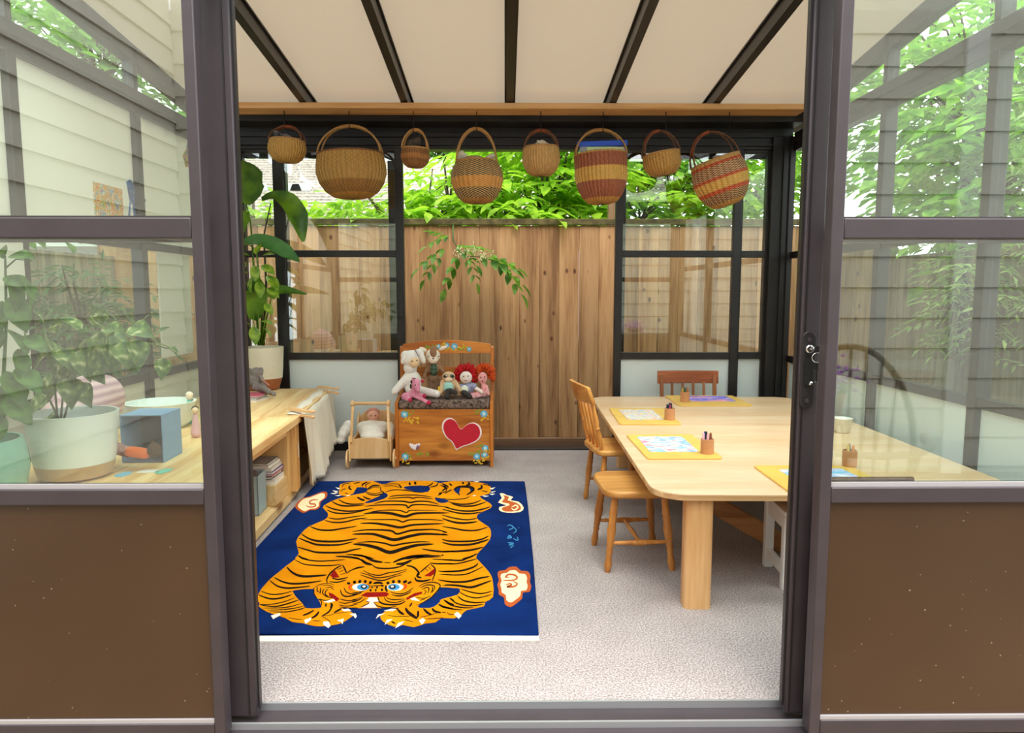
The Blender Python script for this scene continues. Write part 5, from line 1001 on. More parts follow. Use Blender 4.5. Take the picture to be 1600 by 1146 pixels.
# what the baskets hold
def crumple(name, lab, cat, px, py, rx_, rz_, mat, seed=0, dy=0):
    p = atY(px, py, BYY+dy); R = random.Random(seed); m = M()
    for i in range(7): m.ball((R.uniform(-.5, .5)*rx_, R.uniform(-.35, .35)*rx_, R.uniform(-.4, .5)*rz_), (rx_*R.uniform(.4, .7), rx_*.5, rz_*R.uniform(.4, .8)), 10, rot=(R.random(), R.random(), R.random()))
    o = blob(name, m, mat, voxel=.006, smooth_it=2, loc=p); return tag(o, lab, cat)
STRP = plain('striped_grey_cloth', '8a8a90', .8, col2='2c2c34', nscale=40); IV = plain('ivory_cloth', 'e9e2cf', .85, noise=.1, nscale=20, bump=.3)
crumple('cloth', 'grey and white striped cloth bunched inside the leftmost basket', 'cloth', 443, 214, .07, .03, STRP, 1)
crumple('cloth', 'ivory cloth folded in the small fifth basket', 'cloth', 847, 227, .08, .022, IV, 2)
crumple('cloth', 'white cloth bunched at the left inside the fourth basket', 'cloth', 722, 247, .04, .045, IV, 3); crumple('cloth', 'white cloth bunched at the right inside the fourth basket', 'cloth', 765, 247, .035, .045, IV, 4)
wv = basketmat('nested_weave', .03, [(0, 'c9a878', '7a5438'), (.5, 'd8bc90', '8a6444')], 20, 120)
nb = obj('coaster_stack', M().lathe([(.062, 0), (.066, .008), (.06, .012), (.066, .018), (.062, .028), (.05, .034)], 28), wv, loc=atY(741, 253, BYY), smooth=60); tag(nb, 'woven striped coasters stacked inside the fourth basket', 'coaster')
crumple('book', 'dark printed folded paper inside the small third basket', 'paper', 648, 224, .05, .05, plain('dark_print', '5c4c40', .7, col2='2a221c', nscale=30), 5)
crumple('cloth', 'pale grey cloth inside the steeply tilted rightmost basket', 'cloth', 1123, 250, .05, .03, plain('grey_cloth', 'b8b0a0', .85, noise=.2), 6)
crumple('cloth', 'dark blue cloth peeking out of the rightmost basket', 'cloth', 1150, 244, .05, .028, plain('navy_cloth', '1c3478', .8, noise=.2), 7)
bc = atY(941, 238, BYY); bgt = thing('plastic_bag', 'clear plastic bag with a blue zip edge standing in the rust banded basket', 'bag', (bc.x, BYY-.02, bc.z-.06), 0)
cl = glass('clear_plastic', .10, (.93, .97, .96, 1), .1)
obj('film', M().box(-.165, .165, -.02, .02, 0, .095), cl, bgt, bevel=.008); obj('zip_edge', M().box(-.172, .172, -.006, .006, .095, .132, TX(0, 0, 0, 0, radians(-2))), plain('bag_blue', '1a56d8', .35), bgt, bevel=.003)
o = obj('book', M().box(-.13, .12, -.012, .012, -.02, .084), plain('lime_cover', 'c8dc50', .5, noise=.1), loc=(bc.x+.02, BYY-.02, bc.z-.055), bevel=.002); tag(o, 'lime green booklet inside the plastic bag', 'book')

# ================= PLUSH TOYS =================
def wob(root, px, py, Y): return atY(px, py, Y)-Vector(root)
def plush(name, lab, base, parts, cat='toy'):
    t = thing(name, lab, cat, base, 0, None)
    for nm, mat, prims, vox in parts:
        m = M()
        for p in prims:
            if p[0] == 'b':
                _, px, py, Y, rx_, ry_, rz_ = p[:7]; k = Y/F; m.ball(wob(base, px, py, Y), (rx_*k, ry_*k, rz_*k), 16, rot=p[7] if len(p) > 7 else None)
            else:
                _, a, b_, r0, r1 = p; A_, B_ = wob(base, *a), wob(base, *b_); k = a[2]/F; n = 7
                for i in range(n+1): s_ = i/n; m.ball(A_.lerp(B_, s_), (r0*(1-s_)+r1*s_)*k, 10)
        if vox: blob(nm, m, mat, t, voxel=vox, smooth_it=3)
        else: obj(nm, m, mat, t, smooth=True, kind='stuff' if len(prims) > 3 else None)
    return t
Q = 4.9; SZ = .469
FUR = plain('white_fleece', 'f3efe8', .95, noise=.08, nscale=120, bump=.6); SKIN = plain('cream_cloth_skin', 'eed0a4', .85); EYE = plain('bead_black', '1a1412', .3)
B0 = tuple(atY(650, 618, 4.92)[:2])+(SZ,)
plush('lamb_doll', 'white fleece lamb doll with a cream face sitting at the left end of the bench', B0, [
 ('body', FUR, [('b', 644, 561, 4.93, 16, 14, 14), ('b', 634, 556, 4.93, 8, 8, 8), ('b', 655, 553, 4.92, 8, 7, 8), ('b', 641, 575, 4.93, 11, 10, 10), ('b', 645, 597, 4.94, 14, 13, 18), ('c', (638, 588, 4.93), (617, 612, 4.88), 7.5, 6), ('c', (650, 610, 4.94), (682, 616, 4.85), 8.5, 6.5), ('c', (640, 608, 4.92), (648, 616, 4.84), 8, 7)], .006),
 ('face', SKIN, [('b', 647, 566, 4.885, 8.5, 6, 8)], 0), ('eye', EYE, [('b', 643.8, 564.8, 4.858, 1, 1, 1.2)], 0), ('eye', EYE, [('b', 651.5, 563.5, 4.858, 1, 1, 1.2)], 0),
 ('ear', FUR, [('b', 631, 562, 4.90, 4.5, 4, 8, (0, .3, 0))], 0), ('ear', FUR, [('b', 660, 560, 4.89, 4.5, 4, 9, (0, -.3, 0))], 0), ('ribbon', plain('grey_ribbon', '8a8c98', .6), [('c', (649, 548, 4.90), (654, 557, 4.87), .9, .9)], 0)])
B0 = tuple(atY(677, 605, 5.0)[:2])+(SZ,)
BRN = plain('brown_felt', '9c7658', .9, noise=.1); CRM = plain('cream_felt', 'efe2d0', .9); TRO = plain('trouser_brown', '8a6a50', .9, noise=.12, nscale=50)
def plaidmat():
    m, t, b = newmat('plaid_vest'); N = t.nodes.new; L = t.links.new; tx = N('ShaderNodeTexCoord'); ck = N('ShaderNodeTexChecker'); ck.inputs['Scale'].default_value = 70
    ck.inputs['Color1'].default_value = hx('1f4a34'); ck.inputs['Color2'].default_value = hx('5a6a58'); L(tx.outputs['Object'], ck.inputs['Vector']); L(ck.outputs[0], b.inputs['Base Color']); b.inputs['Roughness'].default_value = .85; return m
plush('deer_doll', 'brown and cream fawn doll in a green plaid vest standing behind the others', B0, [
 ('body', TRO, [('b', 677.5, 592, 5.0, 9.5, 8, 8), ('c', (673.5, 595, 5.0), (673, 612, 4.98), 5.5, 5), ('c', (682, 595, 5.0), (682.5, 612, 4.98), 5.5, 5)], .005),
 ('shirt', BRN, [('b', 677.5, 576, 5.0, 10, 8, 11), ('c', (669, 571, 5.0), (662.5, 589, 4.98), 3.6, 3), ('c', (686, 571, 5.0), (693, 581, 4.97), 3.6, 3)], .005),
 ('vest', plaidmat(), [('b', 677.8, 577.5, 4.985, 6.5, 7, 10.5)], 0),
 ('head', CRM, [('b', 676.5, 556, 4.99, 11.5, 9, 11), ('b', 677, 563, 4.975, 8, 8, 6)], .005), ('forehead', BRN, [('b', 677, 550, 4.958, 5.5, 4, 9.5)], 0), ('nose', EYE, [('b', 677, 560.5, 4.938, 1.5, 1, 1)], 0),
 ('eye', EYE, [('b', 669, 557.3, 4.957, .9, .8, 1)], 0), ('eye', EYE, [('b', 685.5, 557, 4.957, .9, .8, 1)], 0),
 ('ear', CRM, [('b', 661, 546.5, 4.99, 6.5, 2.5, 3.2, (0, .45, 0))], 0), ('ear', CRM, [('b', 692, 544.5, 4.99, 7, 2.5, 2.8, (0, -.4, 0))], 0)])
PKH = plain('pink_floral', 'e29ab0', .85, col2='cf7c98', nscale=60); HOOF = plain('crimson_felt', 'b8204a', .8)
B0 = tuple(atY(645, 628, 4.82)[:2])+(SZ,)
plush('pink_horse_toy', 'small pink cloth horse with crimson hooves and black mane at the bench front', B0, [
 ('body', PKH, [('b', 636, 620, 4.83, 9.5, 8, 7), ('b', 645, 616, 4.83, 8, 7, 7), ('c', (647, 610, 4.82), (650, 598, 4.81), 5, 6.5), ('c', (650, 598, 4.80), (652.5, 609, 4.78), 6.5, 4.5), ('c', (646, 618, 4.82), (668, 629, 4.77), 4, 3.2), ('c', (648, 614, 4.82), (661, 619, 4.79), 3.4, 3), ('c', (632, 622, 4.82), (641, 626, 4.78), 4, 3.4)], .0045),
 ('hoof', HOOF, [('b', 670, 629.5, 4.765, 3.7, 3.5, 3.5)], 0), ('hoof', HOOF, [('b', 663, 619, 4.785, 3.2, 3, 3.2)], 0), ('hoof', HOOF, [('b', 641, 625.5, 4.772, 3.2, 3, 3)], 0),
 ('ear', HOOF, [('b', 660, 596, 4.80, 3.2, 2, 2.4)], 0), ('ear', PKH, [('b', 645, 593, 4.80, 2, 1.5, 3)], 0), ('eye', EYE, [('b', 649, 602, 4.768, 1, .8, 1.2)], 0),
 ('mane', EYE, [('b', 647.5, 592.5, 4.80, 2.4, 2, 1.8), ('b', 643, 597, 4.81, 1.8, 2, 3), ('b', 642, 604, 4.815, 1.8, 2, 4)], 0)])
SLB = plain('sloth_beige', 'd9b890', .9, noise=.1, nscale=60); TEAL = plain('teal_felt', 'a4d8d0', .85); DKG = plain('dark_grey_felt', '34302e', .85)
B0 = tuple(atY(702, 618, 4.86)[:2])+(SZ,)
plush('sloth_doll', 'beige sloth doll with a teal bib and dark feet in the middle of the bench', B0, [
 ('body', SLB, [('b', 701, 589.5, 4.9, 10.5, 9, 9), ('b', 701, 607, 4.91, 12, 11, 14), ('c', (692, 598, 4.9), (688, 614, 4.86), 4.5, 4), ('c', (711, 598, 4.9), (719, 610, 4.87), 4.5, 3.6)], .0045),
 ('muzzle', plain('muzzle_cream', 'ecd2b4', .9), [('b', 701, 593.5, 4.868, 6, 4, 4)], 0), ('bib', TEAL, [('b', 700.5, 605, 4.872, 8, 5, 8.5)], 0),
 ('eye_patch', DKG, [('b', 696, 588, 4.865, 3.6, 2, 2.6, (0, -.4, 0))], 0), ('eye_patch', DKG, [('b', 706.5, 588, 4.865, 3.6, 2, 2.6, (0, .4, 0))], 0), ('eye', plain('eye_white', 'f0f0ea', .5), [('b', 697.5, 587.3, 4.856, 1.3, .8, 1.3)], 0), ('eye', plain('eye_teal', '3a8a84', .5), [('b', 704.5, 587.3, 4.856, 1.3, .8, 1.3)], 0),
 ('foot', DKG, [('c', (700, 612, 4.85), (699, 620, 4.82), 5, 5)], .005), ('foot', DKG, [('c', (703, 611, 4.84), (712, 614, 4.81), 4.5, 4)], .005), ('tag', plain('yellow_felt', 'e8c22a', .8), [('c', (686, 606, 4.86), (685.5, 611, 4.85), 1.8, 1.2)], 0)])
YR = plain('red_yarn', 'd81a20', .95, noise=.3, nscale=60, bump=.6); YO = plain('orange_yarn', 'e85a1c', .95, noise=.3, nscale=60, bump=.6); FCE = plain('white_cloth_skin', 'f2e4dc', .85); PKS = plain('pink_cloth_skin', 'eda4a4', .85)
def yarn(t, mat, cx, cy, Y, r, hole, seed, front=True):
    R = random.Random(seed); m = M(); k = Y/F; c = Vector(atY(cx, cy, Y))-t.location
    for i in range(330):
        a = R.uniform(0, 2*pi); e = R.uniform(.5, 1.0)*r; yy = R.uniform(-.2, 1)
        if -0.9 < a-1.5*pi < .9 and e > hole: continue
        if e < hole and yy < .25: yy = R.uniform(.3, 1)
        d = Vector((cos(a), yy*.5, sin(a))).normalized(); p = c+Vector((cos(a)*e*k*.6, yy*r*k*.5, sin(a)*e*k*.6)); q = p+d*r*k*R.uniform(.35, .62)
        m.tube([p, (p+q)/2+Vector((R.uniform(-1, 1), 0, R.uniform(-1, 1)))*k*1.2, q], k*.9, 4)
    obj('yarn_hair', m, mat, t, kind='stuff', smooth=True)
B0 = tuple(atY(730, 618, 4.88)[:2])+(SZ,)
d1 = plush('rag_doll', 'rag doll with bright red yarn hair, pale face and grey blue dress', B0, [
 ('body', FCE, [('b', 728, 590, 4.91, 10, 8, 9.8), ('c', (742, 606, 4.9), (753, 613, 4.87), 3.6, 3)], .004),
 ('dress', plain('blue_grey_floral', '7c80a8', .85, col2='a8acc8', nscale=70), [('b', 733, 606, 4.92, 10, 8, 9), ('b', 740, 604, 4.9, 6, 5, 5.5), ('b', 722, 605, 4.91, 5, 5, 5.5)], .005),
 ('apron', plain('cream_aqua', 'e2e6d6', .85), [('b', 726, 609, 4.875, 6.5, 5, 7)], 0), ('leg', DKG, [('c', (725, 614, 4.86), (733, 619, 4.83), 5.2, 4.6)], .005), ('skirt', plain('pink_skirt', 'f0a8b0', .85), [('b', 741, 618, 4.90, 10, 9, 4.5)], 0),
 ('eye', EYE, [('b', 724, 588.5, 4.869, .9, .6, 1.2)], 0), ('eye', EYE, [('b', 731.5, 588, 4.869, .9, .6, 1.2)], 0), ('mouth', plain('thread_red', 'a03030', .7), [('c', (725.5, 594.5, 4.871), (730, 594.5, 4.871), .5, .5)], 0)])
yarn(d1, YR, 727.5, 588, 4.935, 19, 9.5, 1)
B0 = tuple(atY(757, 618, 4.88)[:2])+(SZ,)
d2 = plush('rag_doll', 'pink faced rag doll with orange yarn hair at the right end of the bench', B0, [
 ('body', PKS, [('b', 754, 591, 4.92, 7.5, 6.5, 9.5), ('c', (755, 600, 4.92), (757, 609, 4.93), 3.5, 6), ('b', 757, 612, 4.93, 7, 6, 7), ('c', (760, 604, 4.92), (763, 616, 4.87), 2.8, 2.6), ('c', (752, 612, 4.92), (742, 618, 4.86), 4, 3)], .0045),
 ('dress', plain('pink_dress', 'f4bcc0', .85, noise=.15, nscale=50), [('c', (755, 616, 4.91), (740, 620, 4.86), 4.5, 3.6), ('c', (757, 617, 4.90), (762, 610, 4.88), 4.5, 2.5)], .005),
 ('eye', EYE, [('b', 751, 590, 4.889, .9, .6, 1.2)], 0), ('eye', EYE, [('b', 757.3, 589.3, 4.889, .9, .6, 1.2)], 0), ('mouth', EYE, [('b', 753.8, 596, 4.892, .8, .5, 1.3)], 0)])
yarn(d2, YO, 757, 586, 4.945, 17, 8, 2)
# doll in the pram
B0 = (-.915, 4.90, .09)
plush('baby_doll', 'cloth baby doll tucked under a white blanket in the wooden pram', B0, [
 ('body', plain('doll_skin', 'd8a088', .8), [('b', 583, 650, 4.97, 10, 9, 9.5), ('b', 583, 668, 5.0, 12, 12, 14)], .005), ('cap', plain('doll_cap', 'b87a6a', .85), [('b', 583, 645, 4.99, 10.5, 9.5, 8)], 0),
 ('eye', EYE, [('b', 579.5, 650, 4.932, .9, .6, 1.1)], 0), ('eye', EYE, [('b', 586.5, 650, 4.932, .9, .6, 1.1)], 0)])
bl = M(); R = random.Random(9)
for px, py, Y, a, b_, c_ in ((582, 674, 4.92, 22, 24, 15), (570, 668, 4.95, 13, 16, 10), (596, 668, 4.95, 13, 16, 10), (582, 664, 4.95, 15, 10, 8), (582, 682, 4.84, 20, 16, 8)):
    bl.ball(atY(px, py, Y), (a*Y/F, b_*Y/F*.9, c_*Y/F), 16)
o = blob('blanket', bl, plain('white_blanket', 'ece6da', .95, noise=.08, nscale=50, bump=.4), voxel=.008, smooth_it=6); tag(o, 'white blanket over the baby doll in the wooden pram', 'blanket')
bl = M()
for px, py, Y, a, c_ in ((540, 672, 4.98, 9, 9), (536, 679, 4.96, 8, 8), (544, 664, 5.0, 8, 7), (533, 688, 4.95, 7, 6)): bl.ball(atY(px, py, Y), (a*Y/F, .05, c_*Y/F), 14)
o = blob('blanket', bl, FUR, voxel=.008, smooth_it=4); tag(o, 'fluffy white blanket bunched over the left side of the pram', 'blanket')
bl = M()
for px, py, Y, a, c_ in ((612, 672, 4.93, 7, 9), (608, 665, 4.95, 7, 6), (613, 680, 4.92, 5, 7)): bl.ball(atY(px, py, Y), (a*Y/F, .05, c_*Y/F), 14)
o = blob('blanket', bl, IV, voxel=.008, smooth_it=4); tag(o, 'ivory blanket end hanging over the right side of the pram', 'blanket')

# ================= ON AND IN THE SHELF =================
GRF = plain('grey_felt', '8c8480', .95, noise=.15, nscale=60, bump=.3)
bk = (-1.66, 4.60, .5)
for i, (w, d, h_, c_, dx, lab) in enumerate(((.15, .19, .014, 'e8e0dc', 0, 'white book at the bottom of the small pile under the grey elephant toy'), (.14, .18, .012, '6f8088', -.004, 'grey blue book in the middle of the pile under the grey elephant toy'), (.135, .17, .011, 'c85878', .004, 'pink book on top of the pile under the grey elephant toy'))):
    o = thing('book', lab, 'book', (bk[0]+dx, bk[1], .5+sum((.014, .012, .011)[:i])+.0005*i), radians(-8+4*i), 'small books under the elephant toy')
    obj('cover', M().box(-w/2, w/2, -d/2, d/2, 0, .002).box(-w/2, w/2, -d/2, d/2, h_-.002, h_).box(-w/2, -w/2+.003, -d/2, d/2, 0, h_), plain('cover_'+c_, c_, .6), o, kind='stuff'); obj('pages', M().box(-w/2+.003, w/2-.004, -d/2+.003, d/2-.003, .002, h_-.002), plain('page_white', 'ebe4d6', .8), o)
plush('elephant_toy', 'floppy grey felt elephant toy slumped on the shelf against the cream pot', (-1.68, 4.72, .54), [
 ('body', GRF, [('b', 397, 594, 4.72, 11, 10, 12), ('b', 401, 583, 4.72, 10, 9, 9), ('c', (400, 602, 4.7), (420, 612, 4.62), 6, 4.5), ('c', (398, 606, 4.68), (428, 616, 4.64), 5, 4), ('c', (408, 590, 4.7), (414, 603, 4.66), 3.5, 2.8)], .005),
 ('ear', GRF, [('b', 407, 581, 4.70, 4.5, 1.8, 7, (0, .3, 0))], 0), ('ear', GRF, [('b', 392, 582, 4.72, 4.5, 1.8, 7, (0, -.3, 0))], 0), ('scarf', plain('scarf_pink', 'c8887c', .8), [('c', (410, 594, 4.66), (420, 602, 4.63), 1.4, 1.2)], 0)])
TP = plain('teal_glaze', '9fc8c4', .25, noise=.08, nscale=6); SOIL = plain('potting_soil', '3a2a20', .95, col2='5c4634', nscale=60, bump=.8)
o = obj('vase', M().lathe([(.055, 0), (.062, .02), (.066, .16), (.064, .29), (.058, .29), (.058, .03)], 28), TP, loc=(-1.745, 4.45, .5), smooth=40); tag(o, 'tall pale teal vase on the shelf behind the left door stile', 'vase')
# plinth, books and fabric bin inside the near unit
o = obj('wooden_crate', M().box(-1.66, -1.225, 3.68, 3.89, .0625, .175), PINE, bevel=.003); tag(o, 'low pine crate inside the near shelf unit under the books', 'crate')
z = .1755; R = random.Random(2)
for i, (w, h_, c_, lab) in enumerate(((.19, .030, 'e4ded4', 'thick cream book at the bottom of the stack inside the shelf'), (.185, .014, '2c2a30', 'thin black book lying second in the shelf stack'), (.18, .010, 'b83a3a', 'thin red book in the middle of the shelf stack'),
    (.185, .016, '6a4a90', 'purple book above the red one in the shelf stack'), (.17, .018, 'd8d2c6', 'pale grey book near the top of the shelf stack'), (.15, .014, 'f0ece4', 'white book on top of the shelf stack'), (.14, .012, '8a8078', 'taupe book lying on the very top of the shelf stack'))):
    t_ = thing('book', lab, 'book', (-1.335+R.uniform(-.006, .006), 3.785, z), radians(R.uniform(-3, 3)), 'books stacked inside the shelf')
    obj('cover', M().box(-w/2, w/2, -.085, .085, 0, .002).box(-w/2, w/2, -.085, .085, h_-.002, h_).box(-w/2, w/2, .082, .085, 0, h_), plain('cover_'+c_, c_, .6), t_, kind='stuff')
    obj('pages', M().box(-w/2+.003, w/2-.003, -.082, .082, .002, h_-.002), MATS['page_white'], t_); z += h_+.0005
BN = plain('grey_blue_canvas', '9fb4b8', .85, noise=.06, nscale=120, bump=.2)
bn = thing('storage_bin', 'grey blue fabric bin with toys on the bottom shelf plank', 'bin', (-1.40, 3.585, .063), radians(4))
w, d, h_ = .135, .075, .205
obj('wall', M().box(-w, w, -d, -d+.006, 0, h_), BN, bn); obj('wall', M().box(-w, w, d-.006, d, 0, h_), BN, bn); obj('wall', M().box(-w, -w+.006, -d, d, 0, h_), BN, bn); obj('wall', M().box(w-.006, w, -d, d, 0, h_), BN, bn); obj('base', M().box(-w, w, -d, d, 0, .006), BN, bn)
for i, (x, y, c_, lab) in enumerate(((-.06, 0, 'f0ece8', 'white soft toy'), (.02, .01, 'e0a8a0', 'pink soft toy'), (.08, -.01, '6a5850', 'brown soft toy'), (-.10, .02, 'c8d0d0', 'pale grey soft toy'))):
    m = M().ball((0, 0, 0), (.042, .04, .035), 12).ball((.02, .0, .02), (.025, .025, .022), 10).ball((-.025, .01, .015), (.018, .02, .02), 10)
    o = blob('soft_toy', m, plain('toy_'+c_, c_, .9, noise=.2, nscale=40), voxel=.006, loc=(-1.40+x, 3.585+y, .063+.185)); tag(o, lab+' lying in the grey blue fabric bin', 'toy', 'toys in the fabric bin')

# ---- plants
def leafmesh(name, prof, fold=.22, droop=.25, n=9, wave=0):
    m = M(); vs = []
    for i in range(n+1):
        t_ = i/n; w = 0
        for j in range(len(prof)-1):
            if prof[j][0] <= t_ <= prof[j+1][0]: s_ = (t_-prof[j][0])/(prof[j+1][0]-prof[j][0]); w = prof[j][1]*(1-s_)+prof[j+1][1]*s_
        z = -droop*t_*t_; vs += [(t_, -w, z+w*fold+wave*sin(t_*14)), (t_, -w*.5, z+w*fold*.3), (t_, 0, z), (t_, w*.5, z+w*fold*.3), (t_, w, z+w*fold+wave*sin(t_*14+2))]
    m.add(vs, [(i*5+k, i*5+k+1, i*5+k+6, i*5+k+5) for i in range(n) for k in range(4)])
    me = bpy.data.meshes.new(name); me.from_pydata(m.v, [], m.f); me.update(); me.shade_smooth(); return me
OVAL = [(0, .0), (.08, .12), (.25, .26), (.45, .30), (.65, .26), (.85, .13), (1, 0)]; HEART = [(0, .05), (.05, .22), (.2, .36), (.4, .36), (.65, .24), (.85, .1), (1, 0)]
L_OV = leafmesh('oval_leaf', OVAL); L_BR = leafmesh('broad_leaf', OVAL, wave=.008); L_HT = leafmesh('heart_leaf', HEART, wave=.01)
def leaf1(parent, me, mat, p, d, L, roll=0, name='leaf'):
    if not me.materials: me.materials.append(mat)
    o = bpy.data.objects.new(name, me); COL.objects.link(o); o.parent = parent; o.location = p
    d = Vector(d).normalized(); q = d.to_track_quat('X', 'Z'); o.rotation_mode = 'QUATERNION'; o.rotation_quaternion = q @ Euler((roll, 0, 0)).to_quaternion(); o.scale = (L, L, L); return o
LBIG = leafmat('bird_leaf', '76a62c', '3c661a', .3, .3, 6); LBLU = leafmat('glossy_leaf', '5f9a54', '3a7038', .15, .18, 4); LYL = leafmat('yellow_green_leaf', 'b4d448', '6fa02c', .35, .35, 2.5)
LBA = leafmat('broad_leaf', '5c8f34', '345f22', .3, .4, 2.5)
def varieg():
    m = leafmat('variegated_leaf', '7c9c4c', '36602a', .3, .4, 3.2); t = m.node_tree; r = [n for n in t.nodes if n.type == 'VALTORGB'][0]; e = r.color_ramp.elements.new(.72); e.color = hx('ece8b8'); r.color_ramp.elements[1].position = .58; return m
LVA = varieg()
def ribbonleaf(parent, root, pts, widths, mat, name='leaf'):
    """long leaf following its midrib; blades fold up from the rib"""
    P = [Vector(atY(x, y, Y))-Vector(root) for x, y, Y in pts]; out_ = []; Wd = []; k = len(P)
    for i in range(k-1):
        p0, p1, p2, p3 = P[max(i-1, 0)], P[i], P[i+1], P[min(i+2, k-1)]
        for q in range(4):
            s_ = q/4; out_.append(.5*((2*p1)+(p2-p0)*s_+(2*p0-5*p1+4*p2-p3)*s_*s_+(3*p1-p0-3*p2+p3)*s_**3)); Wd.append(widths[i]*(1-s_)+widths[i+1]*s_)
    out_.append(P[-1]); Wd.append(widths[-1]); vs = []; L_ = len(out_)
    for i, p in enumerate(out_):
        d = (out_[min(i+1, L_-1)]-out_[max(i-1, 0)]).normalized(); s = d.cross(Vector((0.25, -1, .35))).normalized(); u = s.cross(d).normalized(); w = Wd[i]*5.1/F
        if u.dot(Vector((0, -1, .2))) < 0: u = -u
        vs += [p-s*w+u*w*.35, p-s*w*.5+u*w*.12, p, p+s*w*.5+u*w*.12, p+s*w+u*w*.35]
    m = M().add(vs, [(i*5+k2, i*5+k2+1, i*5+k2+6, i*5+k2+5) for i in range(L_-1) for k2 in range(4)]); return obj(name, m, mat, parent, smooth=True)
PX, PY = -1.765, 5.12
pot = thing('planter_pot', 'cream plant pot with a terracotta foot at the far end of the shelf', 'pot', (PX, PY, .5))
CP = plain('cream_glaze', 'ece4cc', .4, noise=.04); TC = plain('terracotta', 'b0683e', .7, noise=.12, nscale=20)
obj('pot', M().lathe([(.135, .085), (.142, .16), (.150, .31), (.140, .31), (.13, .26)], 40, cap=False), CP, pot, smooth=40); obj('foot', M().lathe([(.098, 0), (.112, .01), (.135, .085), (.12, .085)], 40), TC, pot, smooth=40)
obj('soil', M().lathe([(.0, .27), (.136, .265)], 30, cap=False), SOIL, pot)
root = (PX, PY, .77); bp_ = thing('bird_of_paradise', 'tall plant with big drooping paddle leaves in the cream pot', 'plant', root)
def st_(pts, r, mat=LBIG, parent=bp_, rt=root): obj('stem', M().tube([Vector(atY(*p))-Vector(rt) for p in pts], r, 7), mat, parent, smooth=True)
DS = plain('dark_stem', '2c3420', .5)
st_([(411, 540, 5.12), (416, 440, 5.1), (412, 370, 5.1), (423, 318, 5.08)], [.010, .008, .006, .004], DS); st_([(405, 540, 5.12), (398, 440, 5.12), (392, 350, 5.12), (385, 318, 5.1)], [.010, .008, .006, .004])
st_([(412, 540, 5.12), (416, 500, 5.1), (424, 465, 5.08)], [.008, .006, .004]); st_([(408, 540, 5.12), (410, 470, 5.12), (400, 390, 5.1), (382, 378, 5.08)], [.009, .007, .005, .004])
ribbonleaf(bp_, root, [(386, 320, 5.1), (390, 300, 5.08), (392, 280, 5.06), (398, 258, 5.0)], [4, 18, 23, 17], LBIG)
ribbonleaf(bp_, root, [(409, 312, 5.1), (428, 306, 5.08), (450, 315, 5.05), (466, 340, 5.0), (474, 378, 4.98)], [3, 7, 14, 15, 2], LBIG)
ribbonleaf(bp_, root, [(380, 380, 5.1), (400, 375, 5.08), (425, 382, 5.03), (448, 395, 4.98), (468, 409, 4.95)], [4, 9, 12, 11, 1], LBLU)
ribbonleaf(bp_, root, [(424, 466, 5.08), (430, 455, 5.06), (450, 454, 5.03), (479, 460, 5.0)], [5, 9, 6, 1], LBIG)
ribbonleaf(bp_, root, [(396, 500, 5.1), (400, 480, 5.08), (402, 455, 5.06), (400, 435, 5.05)], [6, 15, 15, 6], LBIG); ribbonleaf(bp_, root, [(382, 330, 5.05), (375, 345, 5.0), (372, 380, 4.95)], [8, 14, 3], LBIG)
R = random.Random(5)
root2 = (PX-.04, PY-.03, .772); yp = thing('leafy_plant', 'bushy yellow green plant with small leaves sharing the cream pot', 'plant', root2)
for x0, x1, y1 in ((405, 395, 405), (408, 420, 420), (400, 385, 440), (410, 425, 470), (403, 388, 505)): st_([(x0, 540, 5.1), ((x0+x1)/2+3, (540+y1)/2, 5.08), (x1, y1, 5.05)], [.004, .003, .002], LYL, yp, root2)
for px, py, dx, dz, L in ((390, 400, -1, .3, 28), (400, 398, .5, 1, 24), (388, 425, -1, -.6, 30), (408, 415, 1, -.4, 28), (417, 430, 1, -.9, 32), (395, 430, -.2, -1, 30), (380, 440, -.6, -1, 30), (403, 440, .4, -1, 28), (418, 450, .9, -.5, 26), (390, 455, -.8, -.5, 28), (410, 400, .9, .3, 24), (385, 410, -.6, -.8, 28), (398, 415, .2, -1, 26),
    (388, 505, -.8, -.4, 28), (396, 510, .3, -1, 30), (404, 503, .9, .1, 30), (384, 515, -.5, -.9, 24), (410, 512, 1, -.5, 24), (382, 470, -.9, -.4, 22), (414, 475, .8, -.8, 22), (378, 425, -1, 0, 24), (420, 440, 1, -.1, 22)):
    leaf1(yp, L_OV, LYL, Vector(atY(px, py, 5.04))-Vector(root2), (dx, -.5, dz), L*5.04/F, R.uniform(-.6, .6))
# teal pot and its broad leaved plant close to the glass
def potthing(name, lab, x, y, prof, mat, n=40): t_ = thing(name, lab, 'pot', (x, y, .5)); obj('pot', M().lathe(prof, n, cap=False), mat, t_, smooth=40); return t_
TG = plain('teal_ceramic', '86bfae', .3, noise=.15, nscale=8, bump=.1)
p1_ = potthing('ceramic_pot', 'teal ceramic pot with curved sides, leftmost on the shelf', -1.80, 2.36, [(.02, 0), (.11, 0), (.145, .04), (.157, .10), (.150, .17), (.142, .205), (.132, .205), (.138, .15), (.13, .12)], TG); obj('soil', M().lathe([(0, .165), (.137, .16)], 28, cap=False), SOIL, p1_)
rt = (-1.80, 2.36, .665); bp2 = thing('broad_leaf_plant', 'tall broad leaved plant growing in the teal pot', 'plant', rt)
def st2(pts, r, parent, rt_, mat): obj('stem', M().tube([Vector(atY(*p))-Vector(rt_) for p in pts], r, 6), mat, parent, smooth=True)
